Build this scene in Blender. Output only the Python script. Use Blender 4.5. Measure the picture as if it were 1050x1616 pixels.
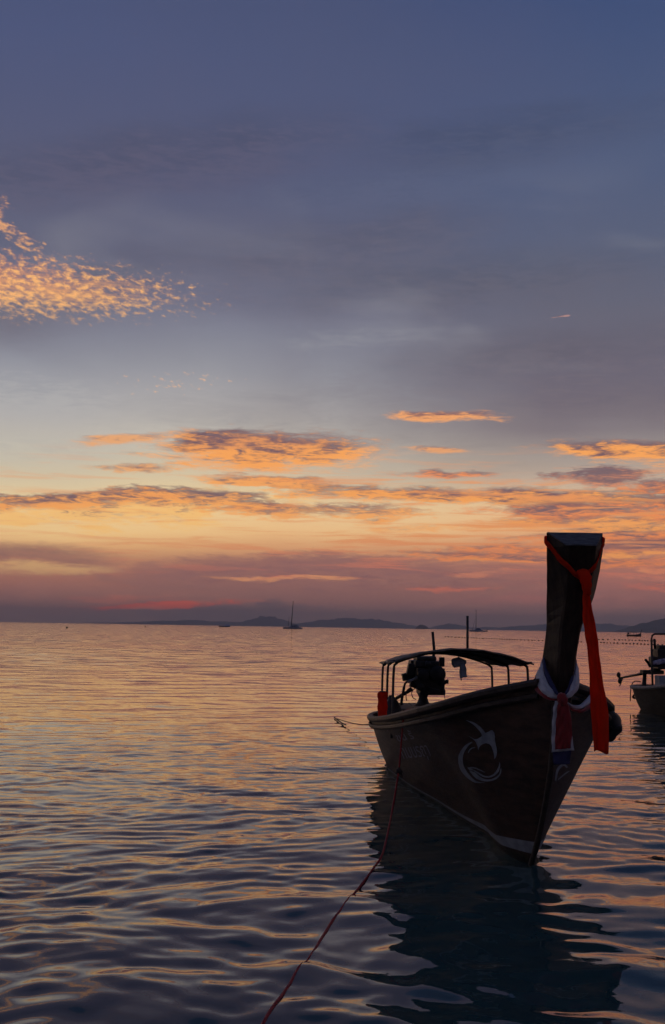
import bpy, bmesh, math, random
import numpy as np
from mathutils import Vector, Matrix
from mathutils.bvhtree import BVHTree

random.seed(7)
for o in list(bpy.data.objects):
    bpy.data.objects.remove(o)
scene = bpy.context.scene
COL = scene.collection
R = math.radians

# ------------------------------------------------------------------ camera
EYE, FPX, PW, PH = 2.1, 1800.0, 1050.0, 1616.0
PITCH, ROLL = math.atan(181.7 / FPX), R(0.93)
cd = bpy.data.cameras.new('camera')
cam = bpy.data.objects.new('camera', cd)
COL.objects.link(cam)
scene.camera = cam
cd.sensor_fit = 'VERTICAL'
cd.sensor_height = 36.0
cd.lens = FPX / PH * 36.0
cd.clip_start, cd.clip_end = 0.1, 80000
CAMROT = Matrix.Rotation(math.pi / 2 + PITCH, 3, 'X') @ Matrix.Rotation(ROLL, 3, 'Z')
cam.matrix_world = Matrix.Translation((0, 0, EYE)) @ CAMROT.to_4x4()

def ray(px, py):
    return (CAMROT @ Vector((px - PW / 2, PH / 2 - py, -FPX))).normalized()
def at(px, py, y):
    """point of the place seen at a picture spot, y metres out to sea"""
    d = ray(px, py)
    return Vector((0, 0, EYE)) + d * (y / d.y)
def on_sea(px, py, z=0.0):
    d = ray(px, py)
    return Vector((0, 0, EYE)) + d * ((z - EYE) / d.z)
def azel(px, py):
    d = ray(px, py)
    return math.degrees(math.atan2(d.x, d.y)), math.degrees(math.asin(d.z))

scene.view_settings.view_transform = 'Standard'
scene.view_settings.look = 'None'
scene.view_settings.exposure = 0.0
scene.view_settings.gamma = 1.0
scene.view_settings.use_curve_mapping = False
scene.cycles.max_bounces = 6
scene.cycles.volume_bounces = 1
scene.cycles.sample_clamp_indirect = 4.0
scene.cycles.use_adaptive_sampling = True
scene.cycles.adaptive_threshold = 0.02
scene.cycles.adaptive_min_samples = 12

def lin(c):
    r = []
    for v in c[:3]:
        v = v / 255.0
        r.append(v / 12.92 if v <= 0.04045 else ((v + 0.055) / 1.055) ** 2.4)
    return (*r, 1.0)

# ------------------------------------------------------------------ sky
SUN_AZ, SUN_EL = azel(230, 960)[0], 1.2
world = bpy.data.worlds.new('World')
scene.world = world
world.use_nodes = True
world.cycles.sampling_method = 'NONE'      # a wide soft sky: no small bright spot to aim at
NT = world.node_tree
NT.nodes.clear()

class Ex:
    """a small expression builder for math nodes"""
    def __init__(s, sock): s.s = sock
    def _b(s, op, *a): return fn(op, s, *a)
    def __add__(s, o): return s._b('ADD', o)
    def __radd__(s, o): return s._b('ADD', o)
    def __sub__(s, o): return s._b('SUBTRACT', o)
    def __rsub__(s, o): return fn('SUBTRACT', o, s)
    def __mul__(s, o): return s._b('MULTIPLY', o)
    def __rmul__(s, o): return s._b('MULTIPLY', o)
    def __truediv__(s, o): return s._b('DIVIDE', o)
TREE = [NT]
def link(a, b): TREE[0].links.new(a, b)
def put(sock, v):
    if isinstance(v, Ex): link(v.s, sock)
    elif isinstance(v, bpy.types.NodeSocket): link(v, sock)
    else: sock.default_value = v
def fn(op, *args, clamp=False):
    n = TREE[0].nodes.new('ShaderNodeMath')
    n.operation = op
    n.use_clamp = clamp
    for i, a in enumerate(args): put(n.inputs[i], a)
    return Ex(n.outputs[0])
def sstep(x, a, b, lo=0.0, hi=1.0):
    n = TREE[0].nodes.new('ShaderNodeMapRange')
    n.interpolation_type = 'SMOOTHSTEP'
    put(n.inputs[0], x); put(n.inputs[1], a); put(n.inputs[2], b)
    n.inputs[3].default_value, n.inputs[4].default_value = lo, hi
    return Ex(n.outputs[0])
def vec(x, y, z=0.0):
    n = TREE[0].nodes.new('ShaderNodeCombineXYZ')
    put(n.inputs[0], x); put(n.inputs[1], y); put(n.inputs[2], z)
    return n.outputs[0]
def noise(v, scale, detail=4, rough=0.55, dist=0.0, dims='3D', out=0):
    n = TREE[0].nodes.new('ShaderNodeTexNoise')
    n.noise_dimensions = dims
    put(n.inputs['Vector'], v)
    n.inputs['Scale'].default_value = scale
    n.inputs['Detail'].default_value = detail
    n.inputs['Roughness'].default_value = rough
    n.inputs['Distortion'].default_value = dist
    return Ex(n.outputs[out])
def mixc(f, a, b):
    n = TREE[0].nodes.new('ShaderNodeMix')
    n.data_type = 'RGBA'
    put(n.inputs[0], f); put(n.inputs[6], a); put(n.inputs[7], b)
    return n.outputs[2]
def ramp(x, stops, top=1.0):
    n = TREE[0].nodes.new('ShaderNodeValToRGB')
    put(n.inputs[0], x)
    e = n.color_ramp.elements
    while len(e) < len(stops): e.new(0.5)
    for i, (p, c) in enumerate(stops):
        e[i].position = p / top
        e[i].color = lin(c)
    return n.outputs[0]

tc = NT.nodes.new('ShaderNodeTexCoord')
sx = NT.nodes.new('ShaderNodeSeparateXYZ')
link(tc.outputs['Generated'], sx.inputs[0])
DX, DY, DZ = (Ex(o) for o in sx.outputs)
AZ = fn('ARCTAN2', DX, DY) * (180 / math.pi)
EL = fn('ARCSINE', DZ) * (180 / math.pi)
dirv = tc.outputs['Generated']
# wandering coordinates so that no edge is a clean curve
big = noise(dirv, 3.2, 3, 0.5, out=1)
bs = NT.nodes.new('ShaderNodeSeparateColor'); link(big.s, bs.inputs[0])
B0, B1 = Ex(bs.outputs[0]), Ex(bs.outputs[1])
fl = vec(AZ * 0.22, EL * 1.05)
n1 = noise(fl, 1.0, 7, 0.62, 0.6, out=1)
ns = NT.nodes.new('ShaderNodeSeparateColor'); link(n1.s, ns.inputs[0])
N0, N1, N2 = Ex(ns.outputs[0]), Ex(ns.outputs[1]), Ex(ns.outputs[2])
fine = noise(vec(AZ * 0.62 + EL * 0.25, EL * 3.1), 1.0, 6, 0.62, 0.7)
wu = AZ + (N0 - 0.5) * 5.0
wv = EL + (N1 - 0.5) * 0.95
WUV = vec(wu, wv)
fine2 = noise(vec(AZ * 1.7 - EL * 0.5, EL * 8.5, 1.7), 1.0, 4, 0.6, 0.7)
fr = fine * 0.55 + fine2 * 0.5 - 1.025
N0, N1, N2 = N0 + fr, N1 + fr, N2 + fr
FG = fine * 4.2 + fine2 * 2.2 - 3.2

def by_y(t, x): return [(max(azel(x, y)[1], 0.0), c) for y, c in t] + [(42, (50, 62, 98)), (60, (38, 49, 80)), (85, (32, 42, 70))]
L_ = by_y([(986, (150, 122, 116)), (962, (158, 116, 108)), (935, (168, 112, 104)), (905, (178, 118, 106)), (882, (192, 138, 112)), (860, (234, 180, 126)), (835, (253, 213, 150)),
           (790, (246, 219, 166)), (740, (214, 202, 174)), (690, (197, 193, 182)), (640, (178, 177, 177)), (590, (156, 159, 168)),
           (540, (136, 140, 155)), (480, (113, 117, 140)), (400, (97, 101, 125)), (280, (85, 90, 120)), (60, (75, 85, 122))], 150)
R_ = by_y([(996, (150, 120, 118)), (965, (164, 112, 108)), (930, (182, 116, 108)), (900, (192, 124, 108)), (865, (228, 156, 114)), (835, (253, 198, 142)), (800, (244, 205, 158)), (760, (202, 180, 160)),
           (720, (168, 157, 151)), (680, (132, 122, 128)), (635, (113, 105, 117)), (580, (108, 104, 121)),
           (500, (102, 102, 119)), (420, (91, 98, 122)), (300, (80, 93, 125)), (150, (70, 85, 122)), (0, (60, 77, 118))], 850)
E_ = [(0, (84, 78, 92)), (6, (104, 94, 108)), (15, (94, 94, 116)), (30, (72, 80, 108)), (60, (38, 49, 80)), (85, (32, 42, 70))]
ely = EL + (B0 - 0.5) * 3.0
elr = fn('MULTIPLY', fn('MAXIMUM', ely, 0.0), 1 / 90.0)
cl = ramp(elr, L_, 90); cr = ramp(elr, R_, 90); ce = ramp(elr, E_, 90)
col = mixc(sstep(AZ + (B1 - 0.5) * 26, -9, 13), cl, cr)
away = fn('ABSOLUTE', fn('SUBTRACT', fn('WRAP', AZ - SUN_AZ, -180.0, 180.0), 0.0))
col = mixc(sstep(away, 35, 120), col, ce)
# clear air after sunset: a faint physical sky under the clouds
sk = NT.nodes.new('ShaderNodeTexSky')
sk.sky_type = 'NISHITA'; sk.sun_disc = False
sk.sun_elevation = R(SUN_EL); sk.sun_rotation = R(SUN_AZ)
skm = NT.nodes.new('ShaderNodeVectorMath'); skm.operation = 'SCALE'
link(sk.outputs[0], skm.inputs[0]); skm.inputs[3].default_value = 0.006
addm = NT.nodes.new('ShaderNodeVectorMath'); addm.operation = 'ADD'
link(col, addm.inputs[0]); link(skm.outputs[0], addm.inputs[1])
col = addm.outputs[0]

# high soft veil
veil = noise(vec(DX / (DZ + 0.16), DY / (DZ + 0.16)), 0.85, 4, 0.5, 0.8)
vm = sstep(veil, 0.42, 0.72) * sstep(EL, 9, 16) * 0.26
col = mixc(vm, col, lin((96, 94, 112)))
vm2 = sstep(noise(vec(AZ * 0.05 + EL * 0.03, EL * 0.16, 3.3), 1.5, 4, 0.5, 0.5), 0.52, 0.75) * sstep(EL, 8, 12) * sstep(EL, 24, 16) * 0.22
col = mixc(vm2, col, lin((178, 176, 178)))

# cloud group: an uneven lens, lit from below and from the left
def cloud_group():
    g = bpy.data.node_groups.new('cloud_streak', 'ShaderNodeTree')
    I = g.interface
    def s(n, t): return I.new_socket(n, in_out='INPUT', socket_type=t)
    for n, t in (('Base', 'NodeSocketColor'), ('P', 'NodeSocketVector'), ('Noise', 'NodeSocketFloat'), ('Grain', 'NodeSocketFloat'),
                 ('Amp', 'NodeSocketFloat'), ('Soft', 'NodeSocketFloat'), ('Opacity', 'NodeSocketFloat'), ('Bias', 'NodeSocketFloat'), ('Bias2', 'NodeSocketFloat'),
                 ('Lit', 'NodeSocketColor'), ('Shade', 'NodeSocketColor')): s(n, t)
    I.new_socket('Color', in_out='OUTPUT', socket_type='NodeSocketColor')
    gi = g.nodes.new('NodeGroupInput'); go = g.nodes.new('NodeGroupOutput')
    TREE.insert(0, g)
    k = {o.name: o for o in gi.outputs}
    sp = g.nodes.new('ShaderNodeSeparateXYZ'); g.links.new(k['P'], sp.inputs[0])
    p, q = Ex(sp.outputs[0]), Ex(sp.outputs[1])
    p2 = p * p
    h = fn('MULTIPLY_ADD', q, q, p2)
    f = fn('MULTIPLY_ADD', Ex(k['Noise']), Ex(k['Amp']), 0.0) - h
    m = sstep(f, -1.0, Ex(k['Soft']))
    put(m.s.node.inputs[4], Ex(k['Opacity']))
    lf = sstep(fn('MULTIPLY_ADD', q, -0.8, Ex(k['Grain'])), Ex(k['Bias']), Ex(k['Bias2']))
    c = mixc(lf, k['Shade'], k['Lit'])
    g.links.new(mixc(m, k['Base'], c), go.inputs[0])
    TREE.pop(0)
    return g
CG = cloud_group()
OR, OR2, YL, PK, RD = (264, 176, 96), (256, 150, 86), (268, 210, 130), (244, 130, 98), (264, 108, 74)
PU, PU2, MV, GY = (122, 96, 104), (142, 104, 104), (146, 100, 98), (112, 108, 120)
NSTREAK = 0
def streak(x0, y0, x1, y1, hh, amp=1.6, soft=0.5, op=1.0, lit=OR, shade=PU, bias=0.0, nz=N0, gr=None):
    global col, WUV, NSTREAK
    NSTREAK += 1
    if NSTREAK % 8 == 0:      # chain the layers so that only a few are worked out at a time
        ch = NT.nodes.new('ShaderNodeVectorMath'); ch.operation = 'MULTIPLY_ADD'
        link(col, ch.inputs[0]); ch.inputs[1].default_value = (1e-6, 1e-6, 1e-6); link(WUV, ch.inputs[2])
        WUV = ch.outputs[0]
    a0, e0 = azel(x0, y0); a1, e1 = azel(x1, y1)
    L = math.hypot(a1 - a0, e1 - e0) / 2 * 1.12
    hh = hh * 1.32
    mp = NT.nodes.new('ShaderNodeMapping'); mp.vector_type = 'TEXTURE'
    link(WUV, mp.inputs[0])
    mp.inputs[1].default_value = ((a0 + a1) / 2, (e0 + e1) / 2, 0)
    mp.inputs[2].default_value = (0, 0, math.atan2(e1 - e0, a1 - a0))
    mp.inputs[3].default_value = (L, hh / FPX * 57.3, 1)
    n = NT.nodes.new('ShaderNodeGroup'); n.node_tree = CG
    put(n.inputs['Base'], col); link(mp.outputs[0], n.inputs['P'])
    put(n.inputs['Noise'], nz); put(n.inputs['Grain'], gr or FG)
    for k, v in (('Amp', amp * 1.25), ('Soft', soft * 1.7 - 1.0), ('Opacity', op), ('Bias', -0.75 - bias), ('Bias2', 0.55 - bias)): n.inputs[k].default_value = v
    n.inputs['Lit'].default_value = lin(lit); n.inputs['Shade'].default_value = lin(shade)
    col = n.outputs[0]

# broad soft sheets high up
S0, S1 = (B0 - 0.5) * 1.3 + N0 * 0.25, (B1 - 0.5) * 1.3 + N1 * 0.25
streak(-420, 500, 760, 360, 60, 2.0, 1.0, 0.75, (112, 104, 114), (86, 84, 97), 0, S0)
streak(200, 480, 1350, 345, 50, 2.0, 1.0, 0.75, (106, 100, 110), (80, 80, 93), 0, S1)
streak(420, 590, 1450, 500, 46, 2.0, 1.2, 0.75, (112, 104, 113), (94, 89, 100), 0, S0)
streak(-420, 290, 820, 150, 54, 2.0, 1.0, 0.7, (98, 92, 112), (74, 76, 98), 0, S1)
streak(240, 330, 900, 260, 30, 2.0, 1.3, 0.5, (98, 106, 132), (88, 98, 126), 0, S0)
streak(620, 240, 1450, 90, 44, 2.0, 1.0, 0.7, (84, 88, 110), (62, 70, 95), 0, S0)
streak(760, 420, 1300, 380, 24, 2.0, 1.3, 0.5, (92, 102, 128), (84, 95, 122), 0, S0)
streak(-300, 590, 330, 640, 34, 1.8, 1.2, 0.6, (190, 188, 186), (168, 168, 172), 0, S0)
streak(350, 548, 720, 522, 18, 1.8, 1.0, 0.6, (170, 170, 174), (140, 140, 150), 0, S0)
streak(-200, 690, 260, 720, 20, 1.8, 1.2, 0.5, (206, 200, 184), (188, 184, 176), 0, S0)
# soft grey-mauve masses first
streak(420, 655, 1250, 600, 62, 1.6, 1.6, 0.75, (132, 122, 128), (112, 106, 120), 0, N2)
streak(150, 655, 620, 640, 34, 1.6, 1.4, 0.7, (150, 146, 152), (122, 118, 130), 0, N2)
streak(480, 600, 900, 560, 34, 1.6, 1.6, 0.55, (128, 122, 132), (108, 106, 120), 0, N1)
streak(600, 740, 900, 735, 36, 1.4, 1.4, 0.6, (166, 150, 138), (140, 128, 126), 0, N2)
# dusky mauve bank low over the sea
streak(-900, 955, 1900, 982, 52, 0.8, 0.7, 0.9, (192, 130, 116), (174, 120, 112), 0.1, N1)
streak(130, 905, 900, 915, 34, 1.1, 0.4, 0.9, (176, 120, 108), (160, 110, 106), 0.1, N2)
streak(-160, 878, 190, 880, 22, 1.0, 0.6, 0.9, (178, 124, 106), (146, 104, 102), 0.2, N1)
streak(-90, 892, 190, 897, 9, 1.0, 0.6, 0.95, (240, 186, 126), (214, 152, 114), 0.4, N0)
streak(-1500, 985, 2500, 1003, 34, 1.1, 0.8, 0.85, (152, 118, 112), (138, 112, 110), 0, N0)
streak(230, 966, 560, 974, 17, 2.0, 0.7, 0.7, (128, 102, 102), (120, 98, 100), 0, N2)
streak(402, 958, 452, 956, 12, 1.4, 0.5, 0.7, (128, 100, 102), (120, 98, 100), 0, N1)
# red glow where the sun went down
streak(120, 957, 370, 954, 5, 2.2, 0.5, 1.0, RD, (222, 98, 84), 0.6, N2)
streak(60, 946, 300, 943, 4, 2.2, 0.9, 0.6, PK, (190, 100, 90), 0.5, N1)
streak(180, 960, 280, 959, 3, 1.8, 0.6, 0.9, (255, 130, 100), RD, 0.6, N0)
streak(300, 950, 440, 948, 3, 2.2, 0.9, 0.6, PK, (190, 100, 90), 0.5, N0)
# thin pink lines in the bank
streak(335, 911, 600, 915, 4, 1.5, 0.6, 0.95, (250, 168, 116), PK, 0.6, N0)
streak(620, 930, 780, 926, 4, 2.2, 0.8, 0.8, PK, (186, 110, 100), 0.4, N1)
streak(690, 906, 830, 902, 4, 2.0, 0.7, 0.9, (238, 150, 112), PK, 0.4, N2)
streak(640, 940, 1120, 952, 12, 1.8, 1.3, 0.5, (214, 120, 108), (170, 104, 100), 0.2, N0)
# streaks right of the boat's prow
streak(930, 905, 1200, 915, 7, 2.2, 0.7, 0.85, (232, 142, 112), (160, 108, 106), 0.1, N1)
streak(660, 868, 1180, 862, 9, 2.0, 0.6, 0.95, OR2, PU2, 0.05, N0)
streak(720, 882, 1000, 879, 5, 2.2, 0.6, 0.9, OR, PU2, 0.3, N2)
streak(900, 885, 1250, 892, 9, 2.2, 0.6, 0.9, OR2, PU2, 0.1, N1)
streak(780, 850, 1250, 842, 9, 2.2, 0.5, 0.95, OR2, PU, 0.05, N2)
streak(1000, 925, 1250, 935, 9, 2.2, 0.8, 0.8, PK, PU2, 0.1, N0)
streak(560, 836, 780, 830, 5, 2.2, 0.8, 0.7, OR, (196, 150, 120), 0.4, N1)
streak(540, 826, 650, 826, 4, 1.6, 0.7, 0.8, OR, PU2, 0.2, N0)
streak(560, 872, 900, 880, 6, 2.2, 0.5, 0.8, OR2, PU2, 0.1, N1)
streak(880, 872, 1250, 868, 6, 2.0, 0.5, 0.9, OR, PU2, 0.2, N0)
streak(840, 838, 1150, 832, 5, 2.0, 0.5, 0.9, OR, PU, 0.0, N2)
streak(930, 858, 1300, 852, 7, 2.0, 0.5, 0.85, PU2, PU, -0.3, N1)
streak(950, 898, 1250, 902, 4, 2.0, 0.5, 0.9, (250, 160, 110), PU2, 0.3, N2)
# long bands
streak(-200, 818, 480, 790, 26, 1.9, 0.45, 1.0, YL, PU2, 0.35, N1)
streak(-120, 803, 320, 778, 13, 2.0, 0.5, 0.95, OR, PU, -0.1, N0)
streak(190, 776, 470, 800, 12, 2.0, 0.5, 0.9, OR, PU, -0.1, N2)
streak(340, 804, 690, 812, 13, 2.4, 0.5, 0.85, OR, PU2, 0.0, N0)
streak(310, 752, 560, 768, 9, 1.9, 0.5, 0.95, OR, PU, 0.1, N2)
streak(430, 774, 1230, 786, 14, 1.5, 0.5, 1.0, OR, PU, -0.05, N0)
streak(740, 806, 1260, 802, 15, 1.9, 0.5, 0.95, OR2, PU, -0.1, N1)
streak(760, 822, 1100, 826, 9, 2.2, 0.6, 0.9, OR, PU2, 0.1, N2)
# thin filaments among the bands
g2 = noise(vec(AZ * 0.17, EL * 3.0, 2.2), 1.0, 6, 0.6, 0.5)
fm_ = sstep(g2, 0.49, 0.64) * sstep(EL, 1.8, 3.4) * sstep(EL, 9.5, 6.5) * sstep(AZ, -16, 8, 0.35, 0.85)
col = mixc(fm_, col, mixc(sstep(EL, 2.5, 5.0), lin((228, 130, 104)), lin((248, 160, 98))))
# upper lens clouds
streak(225, 708, 612, 712, 31, 1.35, 0.5, 1.0, OR, PU, 0.0, N0)
streak(290, 700, 560, 690, 15, 1.6, 0.9, 0.6, (214, 140, 104), PU2, -0.3, N2)
streak(105, 694, 290, 690, 8, 1.5, 0.6, 0.95, (246, 176, 118), PU2, 0.4, N0)
streak(130, 737, 310, 741, 6, 1.7, 0.6, 0.95, (246, 178, 120), PU2, 0.2, N2)
streak(605, 654, 808, 658, 8, 1.3, 0.5, 1.0, (250, 172, 112), PU2, 0.3, N1)
streak(635, 707, 750, 711, 5, 1.6, 0.6, 0.95, (246, 172, 116), PU2, 0.3, N0)
streak(620, 749, 790, 746, 6, 1.7, 0.6, 0.9, OR2, PU, 0.0, N2)
streak(828, 706, 1200, 716, 15, 1.2, 0.5, 1.0, OR, PU, 0.0, N1)
streak(860, 752, 1040, 748, 12, 2.6, 0.5, 0.9, (226, 146, 108), PU, -0.5, N2)
streak(1000, 765, 1160, 772, 12, 2.4, 0.6, 0.9, OR2, PU, -0.2, N0)
streak(880, 496, 905, 496, 2, 0.6, 0.5, 0.7, (200, 150, 140), PU2, 0.4, N0)
# puffy patch on the left: cells
pn = noise(vec(AZ * 1.0 + EL * 0.35, EL * 1.9, 9.1), 2.3, 6, 0.6, 0.15)
puff = pn - 0.45
small = pn - 0.62
PG = fn('MULTIPLY_ADD', pn, 7.0, -3.6)
streak(-330, 415, 250, 464, 24, 1.8, 1.0, 0.75, (244, 172, 112), (180, 130, 116), 0.2, N0)
streak(-330, 404, 235, 466, 34, 5.0, 1.3, 1.0, (255, 188, 120), (226, 148, 112), 0.1, puff, PG)
streak(-60, 285, 70, 400, 12, 6.0, 1.5, 0.85, (252, 180, 118), (190, 136, 118), 0.2, puff, PG)
streak(250, 468, 340, 456, 8, 9.0, 1.2, 0.9, (255, 192, 130), (206, 148, 120), 0.2, small, PG)
streak(190, 606, 370, 598, 14, 9.0, 1.2, 0.85, (255, 196, 144), (206, 154, 132), 0.2, small, PG)
# the same sort of streaks on round the sky, beyond the frame
gen = noise(vec(AZ * 0.10, EL * 0.85, 5.0), 1.0, 6, 0.6, 0.5)
gm = sstep(gen, 0.52, 0.62) * sstep(fn('ABSOLUTE', AZ), 19, 27) * sstep(EL, 1.5, 3.5) * sstep(EL, 15, 10) * 0.9
gl = mixc(sstep(fine, 0.4, 0.62), lin(PU), lin(OR2))
gl = mixc(sstep(away, 30, 95), gl, lin((92, 84, 98)))
col = mixc(gm, col, gl)

bg = NT.nodes.new('ShaderNodeBackground')
link(col, bg.inputs[0]); bg.inputs[1].default_value = 1.0
wo = NT.nodes.new('ShaderNodeOutputWorld')
link(bg.outputs[0], wo.inputs[0])

# ------------------------------------------------------------------ sun, almost down and veiled by the bank
sd = bpy.data.lights.new('sun', 'SUN')
sd.energy, sd.angle, sd.color = 0.06, R(62), (1.0, 0.42, 0.25)
sun = bpy.data.objects.new('sun', sd)
COL.objects.link(sun)
sdir = Vector((math.sin(R(SUN_AZ)) * math.cos(R(SUN_EL)), math.cos(R(SUN_AZ)) * math.cos(R(SUN_EL)), math.sin(R(SUN_EL))))
sun.rotation_euler = sdir.to_track_quat('Z', 'Y').to_euler()

# ------------------------------------------------------------------ materials
def base_mat(name):
    m = bpy.data.materials.new(name)
    m.use_nodes = True
    b = m.node_tree.nodes['Principled BSDF']
    TREE[0] = m.node_tree
    return m, b
def wear_mat(name, c0, c1, rough=0.6, scale=6.0, stretch=(1, 1, 1), bump=0.15, metal=0.0, spec=0.5, sheen=0.0):
    m, b = base_mat(name)
    t = m.node_tree.nodes.new('ShaderNodeTexCoord')
    mp = m.node_tree.nodes.new('ShaderNodeMapping'); mp.inputs[3].default_value = stretch
    link(t.outputs['Object'], mp.inputs[0])
    a = noise(mp.outputs[0], scale, 6, 0.65, 0.3)
    f = noise(mp.outputs[0], scale * 7, 4, 0.6)
    link(mixc(sstep(a * 0.7 + f * 0.3, 0.35, 0.65), (*c0, 1), (*c1, 1)), b.inputs['Base Color'])
    put(b.inputs['Roughness'], sstep(f, 0.3, 0.7, max(0.03, rough - 0.12), min(1, rough + 0.12)))
    b.inputs['Metallic'].default_value = metal
    b.inputs['Specular IOR Level'].default_value = spec
    if sheen: b.inputs['Sheen Weight'].default_value = sheen
    if bump:
        bp = m.node_tree.nodes.new('ShaderNodeBump')
        bp.inputs['Strength'].default_value = bump; bp.inputs['Distance'].default_value = 0.01
        put(bp.inputs['Height'], a * 0.6 + f * 0.4)
        link(bp.outputs[0], b.inputs['Normal'])
    return m
M = {}
M['hull'] = wear_mat('dark_varnished_planks', (0.032, 0.019, 0.014), (0.095, 0.056, 0.038), 0.55, 3.0, (3, 0.6, 6), 0.3, spec=0.35)
_ht = M['hull'].node_tree; _hb = _ht.nodes['Principled BSDF']; TREE[0] = _ht
_c = _hb.inputs['Base Color'].links[0].from_socket
_t = _ht.nodes.new('ShaderNodeTexCoord'); _s = _ht.nodes.new('ShaderNodeSeparateXYZ'); link(_t.outputs['Object'], _s.inputs[0])
_hx, _hy, _hz = (Ex(o) for o in _s.outputs)
_drip = noise(vec(_hx * 9.0, _hy * 9.0, _hz * 0.7), 1.0, 5, 0.65, 0.4)
_c = mixc(sstep(_drip, 0.52, 0.78) * 0.55, _c, (0.085, 0.066, 0.052, 1))
_blot = noise(_t.outputs['Object'], 2.6, 7, 0.72, 0.6)
_c = mixc(sstep(_blot, 0.56, 0.70) * 0.6, _c, (0.010, 0.008, 0.007, 1))
_c = mixc(sstep(_hz + (_blot - 0.5) * 0.22, 0.10, 0.02) * 0.7, _c, (0.030, 0.034, 0.020, 1))
link(_c, _hb.inputs['Base Color'])
M['hull_edge'] = wear_mat('worn_rail_wood', (0.024, 0.017, 0.014), (0.060, 0.046, 0.038), 0.6, 5, (3, 0.8, 3), 0.3, spec=0.3)
M['wood'] = wear_mat('old_wood', (0.025, 0.018, 0.014), (0.06, 0.043, 0.032), 0.65, 6, (4, 0.7, 4), 0.3)
M['prow'] = wear_mat('prow_wood', (0.018, 0.012, 0.009), (0.052, 0.034, 0.023), 0.6, 5, (5, 5, 0.7), 0.3, spec=0.25)
M['endgrain'] = wear_mat('weathered_end_grain', (0.06, 0.062, 0.066), (0.17, 0.17, 0.18), 0.8, 14, (1, 3, 1), 0.5)
M['white_paint'] = wear_mat('faded_white_paint', (0.20, 0.22, 0.25), (0.36, 0.38, 0.42), 0.55, 7, (1, 1, 1), 0.1)
M['mark_paint'] = wear_mat('pale_paint', (0.20, 0.225, 0.26), (0.34, 0.37, 0.42), 0.55, 9, (1, 1, 1), 0.05)
M['mark_blue'] = wear_mat('faded_lilac_paint', (0.20, 0.20, 0.27), (0.34, 0.34, 0.43), 0.55, 9, (1, 1, 1), 0.05)
M['bottom'] = wear_mat('dull_bottom_paint', (0.02, 0.015, 0.013), (0.04, 0.03, 0.024), 0.6, 5, (1, 1, 1), 0.2)
M['iron'] = wear_mat('oily_iron', (0.012, 0.012, 0.013), (0.035, 0.033, 0.032), 0.5, 12, (1, 1, 1), 0.3, 0.4)
M['pipe'] = wear_mat('painted_pipe', (0.03, 0.03, 0.032), (0.07, 0.065, 0.06), 0.45, 12, (1, 1, 1), 0.1, 0.3)
M['steel'] = wear_mat('dull_steel', (0.20, 0.19, 0.18), (0.34, 0.32, 0.30), 0.45, 12, (1, 1, 1), 0.1, 0.8)
M['tarp'] = wear_mat('dark_tarpaulin', (0.10, 0.085, 0.07), (0.20, 0.165, 0.135), 0.75, 4, (1, 1, 1), 0.3)
M['orange'] = wear_mat('orange_ribbon', (0.72, 0.040, 0.012), (0.85, 0.060, 0.018), 0.7, 8, (1, 1, 0.4), 0.2, sheen=0.3)
M['red'] = wear_mat('dark_red_cloth', (0.20, 0.010, 0.012), (0.30, 0.018, 0.020), 0.8, 8, (2, 2, 0.5), 0.2, sheen=0.2)
M['white'] = wear_mat('white_cloth', (0.58, 0.58, 0.62), (0.78, 0.78, 0.80), 0.8, 8, (2, 2, 1), 0.2, sheen=0.2)
M['navy'] = wear_mat('navy_cloth', (0.020, 0.022, 0.075), (0.032, 0.036, 0.11), 0.8, 8, (2, 2, 1), 0.2)
M['rope'] = wear_mat('red_rope', (0.32, 0.024, 0.023), (0.46, 0.042, 0.036), 0.75, 30, (1, 1, 1), 0.4)
M['dark_rope'] = wear_mat('dark_rope', (0.04, 0.03, 0.03), (0.08, 0.06, 0.05), 0.8, 30, (1, 1, 1), 0.4)
M['black'] = wear_mat('black_plastic', (0.012, 0.012, 0.014), (0.03, 0.03, 0.032), 0.55, 9, (1, 1, 1), 0.2)
M['blue_cloth'] = wear_mat('faded_blue_cloth', (0.34, 0.44, 0.60), (0.46, 0.56, 0.72), 0.8, 14, (1, 1, 1), 0.4)
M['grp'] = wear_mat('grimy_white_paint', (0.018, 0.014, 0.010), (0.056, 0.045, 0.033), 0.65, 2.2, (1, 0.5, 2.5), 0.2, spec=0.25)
M['lilac'] = wear_mat('lilac_print_cloth', (0.07, 0.065, 0.16), (0.62, 0.58, 0.72), 0.8, 9, (1, 1, 1), 0.2)
M['pale_rail'] = wear_mat('grimy_pale_rail', (0.10, 0.10, 0.10), (0.22, 0.22, 0.22), 0.6, 7, (1, 1, 1), 0.1)
M['yacht'] = wear_mat('yacht_white', (0.20, 0.22, 0.27), (0.32, 0.34, 0.40), 0.4, 0.5, (1, 1, 1), 0.0)
M['glass'] = wear_mat('dark_yacht_glass', (0.01, 0.012, 0.02), (0.02, 0.022, 0.03), 0.2, 2, (1, 1, 1), 0.0)
M['float'] = wear_mat('dark_float', (0.03, 0.025, 0.025), (0.07, 0.05, 0.045), 0.6, 4, (1, 1, 1), 0.0)
M['forest'] = wear_mat('forested_slope', (0.020, 0.032, 0.022), (0.055, 0.065, 0.045), 0.9, 0.012, (1, 1, 1), 0.0)

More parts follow.
